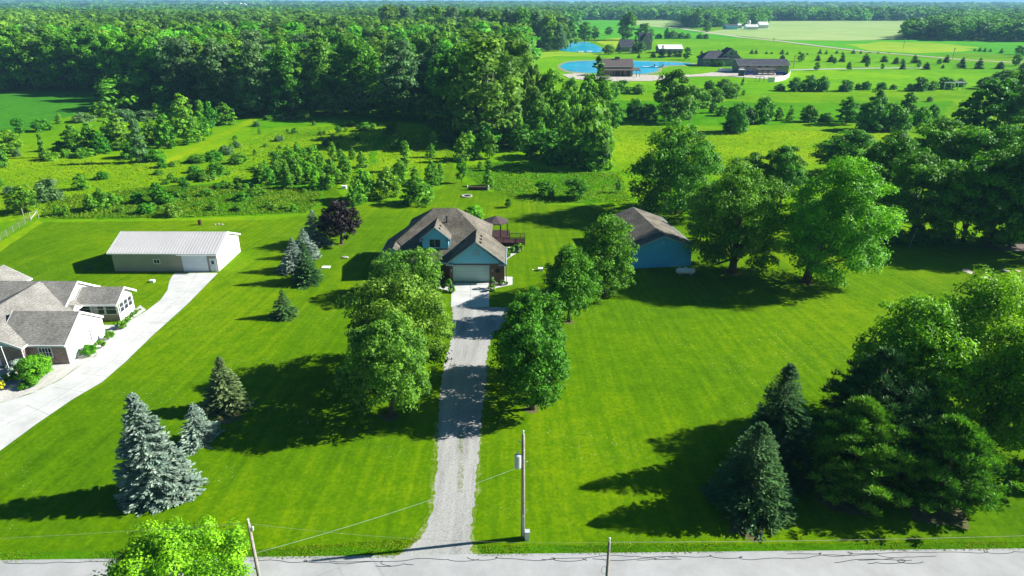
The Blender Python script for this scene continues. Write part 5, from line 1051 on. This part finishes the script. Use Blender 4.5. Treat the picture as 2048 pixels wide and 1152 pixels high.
h = MB(); h.slab([(-15, -1, 4.5), (2, -1, 4.5), (-2, 7, 8.8), (-9, 7, 8.8)][::1], .3); h.slab([(-15, -1, 4.5), (-9, 7, 8.8), (-15, 15, 4.5)][::-1], .3); h.slab([(-9, 7, 8.8), (8, 7, 8.8), (12, 15, 4.5), (-15, 15, 4.5)], .3)
h.build('roof', M['shingle_d'], eh)
MB().prism([(-3, 4.6), (9.6, 4.6), (9.6, 4.9), (3.3, 10.2), (-3, 4.9)], 'y', 2.0, 13).build('gable_wall', M['stonew'], eh)
gable(eh, 'y', 1.2, 14, 3.3, 6.3, 4.9, 10.5, 'shingle_d', over=.8)
window(eh, 2.3, 4.3, 6.6, 8.2, 2.0)
for x in (-12, -9, -6): window(eh, x, x+1.4, 1.2, 2.8, 0)
lh = shed('pond_house', 'dark roofed house with a low garage wing left of the gabled stone house', 'house', 1240, 1266, 103, 14, 4, 9, 'stonew', 'shingle_d', axis='x', wins=2)
MB().box(2, -.15, .1, 6, -.03, 2.8).build('garage_door', M['doorw'], lh)
sh = shed('stone_house', 'tall stone house with steep dark gables behind the light green willow', 'house', 1279, 1302, 99, 12, 6.5, 13, 'stonew', 'shingle_d', axis='x', wins=3)
MB().prism([(-4, 0), (3, 0), (3, 7), (-.5, 12), (-4, 7)], 'y', -2, 4).build('gable_wall', M['stonew'], sh); gable(sh, 'y', -2.6, 6, -.5, 3.6, 7, 12.6, 'shingle_d')
shed('white_roof_barn', 'long low barn with plain white roof behind a row of conifers', 'barn', 1317, 1364, 106, 14, 3.4, 6, 'stonew', 'trim')
for a in [('farm_shed', 'small white farm shed, leftmost beyond the green field', 'shed', 1133, 1152, 38.6, 12, 4, 6, 'white', 'trim'), ('farm_barn', 'long white farm barn beside the small shed beyond the green field', 'barn', 1154, 1175, 38.6, 14, 6, 8.5, 'white', 'trim'),
          ('farm_shed', 'blue white shed at the tree edge beyond the green field', 'shed', 1190, 1204, 38.4, 12, 4, 7, 'blue', 'trim'), ('farmhouse', 'brown roofed farmhouse on the tan field in front of the wood', 'house', 1181, 1195, 25.5, 14, 4, 9, 'brick', 'brownroof'),
          ('farmhouse', 'brick farmhouse with pale windows, left of the two by the far wood', 'house', 1303, 1316, 38.8, 10, 4, 7, 'white', 'shingle'), ('farmhouse', 'red brick farmhouse, right of the two by the far wood', 'house', 1325, 1337, 38.8, 10, 4, 7, 'brick', 'shingle'),
          ('machine_shed', 'dark roofed low machine shed left of the white farm barn', 'shed', 1451, 1474, 58, 18, 5, 7, 'blue', 'shingle_d'), ('farm_barn', 'white metal barn at the left of the hay field farm', 'barn', 1491, 1515, 58, 12, 4, 6.5, 'white', 'trim'),
          ('farm_barn', 'bright arched white barn at the right of the hay field farm', 'barn', 1517, 1535, 55.5, 14, 5, 9, 'white', 'trim'), ('farm_shed', 'small pale shed beside the dark machine shed', 'shed', 1475, 1482, 55, 8, 4, 6, 'white', 'trim')]: shed(*a, wins=0)
p = G(1495, 55); sl_ = empty('silo', p, 0, 'white silo with domed cap behind the white metal barn', 'silo'); MB().tube([(0, 0, 0), (0, 0, 10)], 2.6, 20).build('shaft', M['trim'], sl_); MB().ball((0, 0, 9.9), 2.55, 20, 8, .5).build('cap', M['grey'], sl_)
r = random.Random(5)
for i, (x, y, k) in enumerate(sorted([(65, 9, 1), (178, 10, 1), (184, 13, 1), (427, 18, 2), (446, 19, 3), (458, 19, 3), (480, 20, 2), (488, 21, 2), (492, 23, 1), (505, 18, 2), (522, 18, 2), (1465, 9, 3), (1478, 10, 3), (1489, 9, 3), (1425, 9, 2), (1405, 8, 1), (1585, 13, 1), (1745, 12, 2)])):
    p = G(x, max(y, 8)+3); D = p.y
    e = empty('distant_house', (p.x, p.y, 0), r.uniform(-.4, .4), ['leftmost', 'second', 'third', 'fourth', 'fifth', 'sixth', 'seventh', 'eighth', 'ninth', 'tenth', 'eleventh', 'twelfth', 'thirteenth', 'fourteenth', 'fifteenth', 'sixteenth', 'seventeenth', 'rightmost'][i]+' tiny pale house from the left near the horizon', 'house', 'far houses near the horizon'); s_ = D/1500
    MB().prism([(-6*s_, 0), (6*s_, 0), (6*s_, 22+5*s_), (0, 22+9*s_), (-6*s_, 22+5*s_)] if 0 else [(-8, 0), (8, 0), (8, 9+6*k), (0, 14+6*k), (-8, 9+6*k)], 'y', 0, 10).build('wall', M['white'], e)
    MB().slab([(-9, -1, 9+6*k), (0, -1, 14.6+6*k), (0, 11, 14.6+6*k), (-9, 11, 9+6*k)], .5).slab([(0, -1, 14.6+6*k), (9, -1, 9+6*k), (9, 11, 9+6*k), (0, 11, 14.6+6*k)], .5).build('roof', M['grey'], e)
# ---------- things around the estate
def car(name, loc, rz, label, cat, mat, pick=False, s=1.0):
    e = empty(name, loc, rz, label, cat); e.scale = (s, s, s)
    prof = [(-2.6, .4), (2.7, .4), (2.75, .9), (1.6, 1.1), (.9, 1.75), (-.7, 1.8), (-.9, 1.1), (-2.65, 1.1)] if pick else [(-2.2, .35), (2.2, .35), (2.3, .8), (1.2, .95), (.6, 1.5), (-1.3, 1.55), (-2.1, 1.0)]
    MB().prism(prof, 'y', -.95, .95).build('body', M[mat], e)
    wp = [(1.42, 1.12), (.86, 1.68), (-.62, 1.72), (-.75, 1.12)] if pick else [(1.0, .98), (.55, 1.42), (-1.2, 1.46), (-1.8, 1.0)]
    MB().prism(wp, 'y', -.96, .96).build('window', M['glass'], e)
    for x in (-1.7, 1.7) if pick else (-1.45, 1.45):
        for y in (-.9, .9):
            wv = MB().tube([(x, y-.12, .38), (x, y+.12, .38)], .38, 14).build('wheel', M['tyre'], e); MB().tube([(x, y-.14, .38), (x, y+.14, .38)], .2, 10).build('rim', M['grey'], wv)
    return e
car('pickup_truck', G(1500, 149.5), R(184), 'dark blue pickup truck parked before the long stone garage', 'pickup', 'bluecar', True, 1.35)
car('parked_car', G(1562, 149.5), R(10), 'blue car parked at the right end of the long stone garage', 'car', 'bluecar', False, 1.3)
tr = empty('camper_trailer', G(1449, 144), R(3), 'long white boat and camper trailer parked before the estate house', 'trailer'); tr.scale = (.62, .7, .7)
MB().prism([(-6, 1), (6, 1), (6.3, 2.2), (5, 3.1), (-5.6, 3.3), (-6.3, 2.4)], 'y', -1.2, 1.2).build('body', M['trim'], tr)
for x in (-1.5, 1): MB().tube([(x, -1.25, .5), (x, 1.25, .5)], .5, 12).build('wheel', M['tyre'], tr)
MB().box(6.3, -.1, .6, 9, .1, .8).build('hitch', M['black'], tr)
b = empty('trash_cabin', G(1481, 151.5), 0, 'small dark green cabin with white cap standing on the gravel yard', 'cabin'); MB().box(-1.3, -1.1, 0, 1.3, 1.1, 3.2).build('body', flat('dark_green_plastic', (.01, .06, .05)), b); MB().slab([(-1.45, -1.25, 3.6), (1.45, -1.25, 3.6), (1.45, 1.25, 3.6), (-1.45, 1.25, 3.6)][::-1], .38).build('cap', M['trim'], b)
b = empty('lumber_rack', G(1529, 149.5), 0, 'long rusty rack stacked with boards in front of the stone garage', 'rack')
for x in (-4.5, -1.5, 1.5, 4.5): MB().box(x-.12, -.9, 0, x+.12, -.7, 3).box(x-.12, .7, 0, x+.12, .9, 3).build('post', M['rust'], b)
MB().box(-5, -1, 2.9, 5, 1, 3.3).box(-5, -1, 1.4, 5, 1, 1.8).box(-4.8, -.8, .4, 4.8, .8, .7).build('board_stack', M['wood'], b)
fpts = [G(*q) for q in ((1535, 163), (1548, 163), (1560, 161), (1570, 158), (1577, 153), (1579, 147))]
fe = empty('panel_fence', (0, 0, 0), 0, 'curved white panel fence closing the estate gravel yard', 'fence')
for i in range(len(fpts)-1):
    a, b_ = fpts[i], fpts[i+1]; n = max(2, int((b_-a).length/2.4))
    for k in range(n):
        p0 = a.lerp(b_, k/n); p1 = a.lerp(b_, (k+1)/n-.01); q = Vector((-(p1-p0).y, (p1-p0).x, 0)).normalized()*.06
        MB().slab([tuple(p0-q+Vector((0, 0, 2.2))), tuple(p1-q+Vector((0, 0, 2.2))), tuple(p1+q+Vector((0, 0, 2.2))), tuple(p0+q+Vector((0, 0, 2.2)))], 2.15).build('panel', M['trim'], fe)
fe = empty('glass_panel_fence', (0, 0, 0), 0, 'grey framed panel screen at the left end of the white curved fence', 'fence')
for k in range(3):
    a = G(1510+k*8.6, 161.5+.3*k); b_ = G(1517.5+k*8.6, 161.8+.3*k); MB().slab([(a.x, a.y, 2.4), (b_.x, b_.y, 2.4), (b_.x, b_.y+1.6, 2.6), (a.x, a.y+1.6, 2.6)], .12).build('panel', M['grey'] if k < 2 else M['trim'], fe)
    MB().box(a.x, a.y+.05, 0, a.x+.15, a.y+.2, 2.4).box(b_.x-.15, b_.y+.05, 0, b_.x, b_.y+.2, 2.3).build('post', M['grey'], fe)
dkk = empty('swim_dock', (0, 0, .25), 0, 'long white floating dock reaching over the right half of the blue pond', 'dock'); a = G(1283, 134.5); b_ = G(1326, 134)
MB().box(a.x, a.y-1.2, 0, b_.x, a.y+1.2, .4).build('planking', M['trim'], dkk); MB().box(b_.x-6, a.y-1.4, .4, b_.x-5.7, a.y+1.2, 2).box(b_.x-1, a.y-1.4, .4, b_.x-.7, a.y+1.2, 2).build('ladder_rail', M['grey'], dkk)
sw = empty('pergola', G(1903, 177), 0, 'small open white framed shelter among bushes at the estate boundary', 'pergola')
for x in (-4.5, -1.5, 1.5, 4): MB().box(x-.15, -1.5, 0, x+.15, -1.2, 3).build('post', M['trim'], sw)
MB().box(-5, -1.6, 3, 4.5, -1.1, 3.25).box(-5, 1.3, 3, 4.5, 1.7, 3.25).build('beam', M['trim'], sw); MB().slab([(1, -1, 2.9), (6, -1, 2.9), (6, 3, 3.4), (1, 3, 3.4)], .15).build('roof', M['shingle_d'], sw)
for i, (x, y, lab) in enumerate([(1160, 104.0, 'left of the pair'), (1177, 103.5, 'right of the pair')]):
    b = empty('rowboat', tuple(G(x, y, .25)), R(20), 'little white boat moored on the far pond, '+lab, 'boat', 'boats on the far pond'); MB().prism([(-2.4, .7), (-1.7, 0), (1.6, 0), (2.6, .8)], 'y', -.9, .9).build('hull', M['trim'], b); MB().box(-.3, -.95, .7, .3, .95, .82).build('seat', M['wood'], b)
for i, (x, b_, t_, lab) in enumerate([(1586, 134, 108, 'beside the estate garage'), (1904, 116, 93, 'by the farm lane'), (1805, 96, 75, 'in the yellow field'), (1546, 81, 74, 'at the hay field corner')]):
    p = G(x, b_); H = ZH(x, t_, p.y).z; e = empty('utility_pole', p, 0, 'thin distant utility pole '+lab, 'utility pole', 'distant utility poles'); MB().tube([(0, 0, 0), (0, 0, H)], .22, 6).build('pole', M['wood'], e); MB().box(-1, -.08, H-1, 1, .08, H-.8).build('crossarm', M['wood'], e)
# ---------- utility line by the road
def pole(cx, base, H, label, lean=0, loc=None, rad=.16):
    p = loc or G(cx, base); e = empty('utility_pole', p, 0, label, 'utility pole', 'roadside utility poles')
    MB().tube([(0, 0, -.3), (lean*.5, 0, H*.5), (lean, 0, H)], [rad, rad*.85, rad*.7], 12).build('pole', M['wood'], e, True)
    MB().tube([(lean, 0, H), (lean, 0, H+.25)], [.04, .05], 8).ball((lean, 0, H+.27), .07).build('insulator', M['trim'], e); return e, Vector(p)+Vector((lean, 0, H))
e1, t1 = pole(1047, 1075, 9.2, 'grey wooden utility pole with transformer at the foot of the gravel drive', -.05)
b1 = e1.location
MB().tube([(-.42, -.1, 6.5), (-.42, -.1, 7.5)], .24, 14).ball((-.42, -.1, 7.5), .235, 14, 6, .4).tube([(-.42, -.1, 7.55), (-.42, -.1, 7.9)], .05, 6).box(-.3, -.12, 6.7, -.1, -.05, 6.8).build('transformer', M['grey'], e1)
MB().tube([(-.15, -.05, 8.5), (-.35, -.05, 8.6)], .03, 6).ball((-.36, -.05, 8.65), .06).tube([(.15, 0, 6.9), (.3, 0, 6.9)], .03).build('bracket', M['grey'], e1)
MB().box(-.06, -.2, .3, .08, -.15, 2.2).build('conduit', M['grey'], e1)
x2 = ZH(500, 1048, 31.2); e2, t2 = pole(0, 0, x2.z, 'pale utility pole rising behind the bottom left treetop', -.05, (x2.x, x2.y, 0), .13)
MB().tube([(.13, 0, x2.z-.5), (.16, 0, x2.z-.25)], .05).build('bracket', M['trim'], e2)
x3 = ZH(1220, 1084, 30.3); e3, t3 = pole(0, 0, x3.z, 'dark utility pole cut by the bottom edge right of the drive', 0, (x3.x, x3.y, 0), .12)
def wire(name, a, b, sag, label, r_=.012, n=14, mat='wood', twist=False):
    a, b = Vector(a), Vector(b); P = [a.lerp(b, i/n)-Vector((0, 0, sag*4*(i/n)*(1-i/n))) for i in range(n+1)]
    o = MB().tube(P, r_, 5).build(name, M[mat]); return tag(o, label, 'wire')
wire('power_line', t2, t3, .5, 'thin power line between the two poles on the near side of the road', .006)
wire('power_line', t3, t3+Vector((60, 3.2, 0)), .7, 'power line leading right from the pole at the bottom edge', .013)
wire('power_line', t2, t2+Vector((-60, -3, 0)), .7, 'power line leading left from the pale pole', .007)
wire('service_cable', b1+Vector((-.15, -.1, 6.6)), (x2.x+.1, x2.y, x2.z-2.2), .35, 'pale twisted service cable from the transformer down to the left pole', .006, 24, 'grey')
wire('power_line', t1+Vector((0, 0, -.9)), t3, .3, 'thin wire from the top of the transformer pole to the bottom pole', .007, mat='black')
wire('power_line', b1+Vector((.15, 0, 6.9)), (x3.x, x3.y, x3.z-1.6), .35, 'second thin wire from the transformer pole to the bottom pole', .007, mat='black')
lo = MB(); P = [(.12+.28*math.sin(a)*.5, -.1, x3.z-2.0+.3*math.cos(a)) for a in [k*math.pi/8 for k in range(17)]]; lo.tube([( -x-.1, y, z) for x, y, z in P], .01, 4, False).build('cable_loop', M['black'], e3)
bx = empty('utility_pedestal', G(1055.5, 1079), 0, 'pale green utility pedestal beside the transformer pole', 'utility box'); MB().box(-.16, -.14, 0, .16, .14, .72).build('body', M['trim'], bx); MB().slab([(-.19, -.17, .8), (.19, -.17, .8), (.19, .17, .84), (-.19, .17, .84)], .1).build('lid', M['grey'], bx)
# ---------- garden and yard things
def blob(name, cx, base, top, wpx, mat, label, cat='shrub', group=None, seed=1, leaf=.07, dens=1.6, parts_trunk=False):
    p, Wd, H = survey(cx, base, top, wpx); rg = RN(seed); A = math.pi*Wd*H; nc = max(8, int(A/.25)); lp = int(dens*A*2.2/(nc*leaf*leaf))
    P, N, t, c = crown_pts(rg, H, Wd, 0.0, 'bush', nc, min(lp, 500), max(.14, .13*Wd), core=.2)
    P[:, 2] = np.maximum(P[:, 2], .03)
    e = empty(name, p, 0, label, cat, group); o = bpy.data.objects.new('foliage', quads('foliage', leafquads(rg, P, N, leaf), t, M[mat])); col.objects.link(o); o.parent = e
    MB().tube([(0, 0, 0), (0, 0, H*.6)], [.05, .02], 6).build('stem', M['bark'], e); return e
SG = 'clipped shrubs beside the neighbour driveway'
for i, a in enumerate([(275, 626, 622, 14, 'lf_mid', 'small clipped bush at the far end of the sunroom wall'), (267, 636, 627, 16, 'lf_mid', 'clipped bush second from the far end of the sunroom wall'), (257, 645, 637, 13, 'lf_mid', 'tiny clipped bush before the sunroom windows'), (243, 658, 642, 24, 'lf_mid', 'round clipped bush at the near sunroom corner'),
                       (219, 680, 664, 23, 'lf_mid', 'round clipped bush behind the white garage wall'), (181, 712, 693, 33, 'lf_mid', 'large oval clipped bush against the white garage wall'), (204, 697, 682, 24, 'lf_fine', 'leafy hosta clump between two clipped bushes')]): blob('shrub', *a, group=SG, seed=400+i, leaf=.06)
blob('mop_tree', 76, 762, 716, 64, 'lf_sap', 'bright mop headed small tree in the stone bed', 'small tree', seed=420, leaf=.09); blob('shrub', 36, 746, 724, 34, 'nd_blue', 'pale blue rounded conifer shrub beside the mop headed tree', seed=421)
blob('shrub', 4, 782, 764, 18, 'flower_y', 'bright yellow shrub at the left picture edge', seed=422); blob('shrub', 56, 776, 762, 34, 'lf_dark', 'dark low shrub with yellow flowers below the mop headed tree', seed=423); blob('shrub', 22, 764, 748, 30, 'lf_dark', 'dark low shrub under the white flag pole', seed=424); blob('shrub', 44, 774, 768, 10, 'flower_y', 'little patch of yellow flowers in the stone bed', seed=428)
fp = G(27.5, 763); H = ZH(10.5, 697, fp.y).z; e = empty('flag_pole', fp, 0, 'thin white pole standing in the stone bed', 'pole'); MB().tube([(0, 0, 0), (-.18, 0, H)], .035, 8).build('shaft', M['trim'], e); MB().ball((-.18, 0, H+.05), .07).build('finial', M['trim'], e)
rk = MB().ball((0, 0, .12), .42, 9, 5, .45).build('boulder', M['rock']); rk.location = G(29, 775); rk.scale = (1.3, .8, 1); tag(rk, 'flat pale boulder at the foot of the white pole', 'boulder')
for i, a in enumerate([(898, 582, 556, 15, 'lf_sap', 'feathery grass clump left of the garage door'), (905, 585, 572, 14, 'lf_sap', 'low green shrub left of the garage door'), (985, 577, 552, 13, 'lf_grey', 'tall tan plumed grass right of the garage door'), (984, 582, 568, 16, 'lf_sap', 'green shrub at the right edge of the concrete apron'),
                       (1002, 570, 560, 12, 'lf_mid', 'small shrub in the mulch right of the garage'), (1011, 570, 563, 10, 'lf_mid', 'tiny shrub at the bend of the front walk'), (1038, 503, 486, 22, 'lf_sap', 'leafy shrub below the deck corner'), (1025, 505, 493, 22, 'lf_mid', 'dark shrub below the deck railing'), (1016, 514, 496, 12, 'lf_lime', 'yellow green shrub at the rear garage corner'),
                       (872, 576, 566, 18, 'lf_mid', 'low shrub beside the left front walk'), (888, 580, 570, 12, 'lf_dark', 'dark little shrub by the entry')]): blob('shrub', *a, seed=440+i, leaf=.1, group='garden shrubs around the blue house')
tk = empty('gas_tank', G(1370, 549), R(1), 'white horizontal gas tank on legs beside the blue garage', 'gas tank')
t = MB(); L = [(-1.42, .0), (-1.38, .2), (-1.25, .36), (-1.05, .43), (1.05, .43), (1.25, .36), (1.38, .2), (1.42, .0)]
t.tube([(x, 0, .62) for x, r_ in L], [max(r_, .02) for x, r_ in L], 18).build('tank', M['trim'], tk, True); MB().tube([(0, 0, 1.02), (0, 0, 1.22)], .22, 12).build('valve_dome', M['trim'], tk)
for x in (-.8, .8): MB().box(x-.08, -.3, 0, x+.08, .3, .3).build('leg', M['grey'], tk)
fr = empty('fire_ring', G(933, 393), 0, 'ring of pale stones for a camp fire on the back lawn', 'fire ring'); n = 14
for k in range(n): a = 2*math.pi*k/n; MB().ball((math.cos(a)*.95, math.sin(a)*.95, .1), .24, 7, 5, .7).build('stone', M['rock'], fr)
MB().tube([(0, 0, .01), (0, 0, .04)], .75, 16).build('ash', M['black'], fr)
lg = empty('log_pile', G(955, 380), R(-2), 'long stack of dark firewood with pale ends behind the fire ring', 'log pile')
r = random.Random(3); k = 0
for row in range(4):
    for j in range(22):
        x = -1.9+j*.18+(row % 2)*.09; MB().tube([(x, -.35, .12+row*.17), (x, .35, .12+row*.17)], .085, 7).build('log', M['wood_d'], lg); k += 1
for x in (-2.15, 2.3): MB().box(x-.08, -.3, 0, x+.08, .3, .95).build('end_post', M['trim'], lg)
br = empty('burn_barrel', G(400, 451), 0, 'rusty burn barrel standing at the weedy lawn edge', 'barrel'); MB().tube([(0, 0, 0), (0, 0, .85)], .3, 16).build('drum', M['rust'], br); MB().tube([(0, 0, .84), (0, 0, .9)], .31, 16).build('rim', M['wood_d'], br)
for i, (x, y) in enumerate([(430, 451), (437, 450.5), (444, 451)]): rk = MB().ball((0, 0, .08), .2, 7, 5, .6).build('rock', M['rock']); rk.location = G(x, y); rk.scale = (1.2+.2*i, 1, 1); tag(rk, ['leftmost', 'middle', 'rightmost'][i]+' of three stones lying right of the burn barrel', 'rock', 'stones by the burn barrel')
gt = empty('field_gate', (0, 0, 0), 0, 'white post and rail gate in the wire fence at the left meadow corner', 'gate')
for x, y in ((47, 436), (62, 443.5), (77, 438)): p = G(x, y); MB().box(p.x-.06, p.y-.06, 0, p.x+.06, p.y+.06, 1.6).build('post', M['wood'], gt)
a, b_ = G(62, 443.5), G(77, 438)
for z in (.8, 1.45): MB().tube([(a.x, a.y, z), (b_.x, b_.y, z)], .03, 6).build('rail', M['wood'], gt)
MB().tube([(a.x, a.y, .3), (b_.x, b_.y, 1.3)], .03, 6).build('brace', M['trim'], gt)
wf = empty('wire_fence', (0, 0, 0), 0, 'thin wire fence with metal posts along the left lawn edge', 'fence'); a, b_ = G(62, 444), G(-40, 512)
for k in range(9): p = a.lerp(b_, k/8); MB().box(p.x-.03, p.y-.03, 0, p.x+.03, p.y+.03, 1.2).build('post', M['wood'], wf)
for z in (.3, .6, .9, 1.15): MB().tube([(a.x, a.y, z), (b_.x, b_.y, z)], .012, 4).build('wire', M['wood'], wf)
for x, y, lab in ((1172, 158+386, ''),): pass
for nm, x, y, lab, cat, sz in (('utility_box', 1081, 541, 'small white utility box on the lawn right of the blue house', 'utility box', (.35, .3, .35)), ('well_cap', 652, 536, 'flat pale well cover on the lawn below the blue spruces', 'well cover', (.6, .45, .12)), ('yard_light', 305, 566, 'small white box on the grass before the outbuilding', 'utility box', (.3, .25, .3)),
                               ('bird_box', 688, 378, 'white box in the rows of young trees', 'box', (.5, .4, .6)), ('ground_cover', 178, 540, 'small dark cover in the shadow of the outbuilding', 'cover', (.4, .3, .1)), ('edge_stone', 1066, 541, 'low white marker beside the utility box', 'marker', (.12, .12, .15))):
    e = empty(nm, G(x, y), 0, lab, cat); a, b_, h = sz; MB().slab([(-a, -b_, h), (a, -b_, h), (a, b_, h), (-a, b_, h)][::-1], h).build('body', M['trim' if nm != 'ground_cover' else 'black'], e)
    if h > .2: MB().slab([(-a*1.06, -b_*1.06, h+.06), (a*1.06, -b_*1.06, h+.06), (a*1.06, b_*1.06, h+.06), (-a*1.06, b_*1.06, h+.06)][::-1], .055).build('lid', M['trim'], e)
rk = MB().ball((0, 0, .12), .3, 8, 5, .6).build('rock', M['rock']); rk.location = G(690, 517); rk.scale = (2.2, 1, 1); tag(rk, 'flat brown stones on the lawn left of the blue house', 'rock')
p = G(1376, 254); e = MB().tube([(0, 0, 0), (.5, 0, 4)], [.18, .12], 7).build('snag', M['bark_p']); e.location = p; tag(e, 'broken bare dead stump standing in the right meadow', 'dead tree')

# ------------------------------------------------------------ the air
hz = MB().box(-29000, -150, -1, 29000, 29000, 75).mesh('haze', M['ground']); hz.materials.clear()
m = bpy.data.materials.new('haze_air'); m.use_nodes = True; n = m.node_tree
for q in list(n.nodes): n.nodes.remove(q)
out = n.nodes.new('ShaderNodeOutputMaterial'); pv_ = n.nodes.new('ShaderNodeVolumePrincipled'); pv_.inputs['Color'].default_value = (.34, .7, 1, 1); pv_.inputs['Density'].default_value = .00011; pv_.inputs['Anisotropy'].default_value = 0
n.links.new(pv_.outputs[0], out.inputs['Volume']); hz.materials.append(m)
o = bpy.data.objects.new('haze', hz); col.objects.link(o); tag(o, kind='stuff')
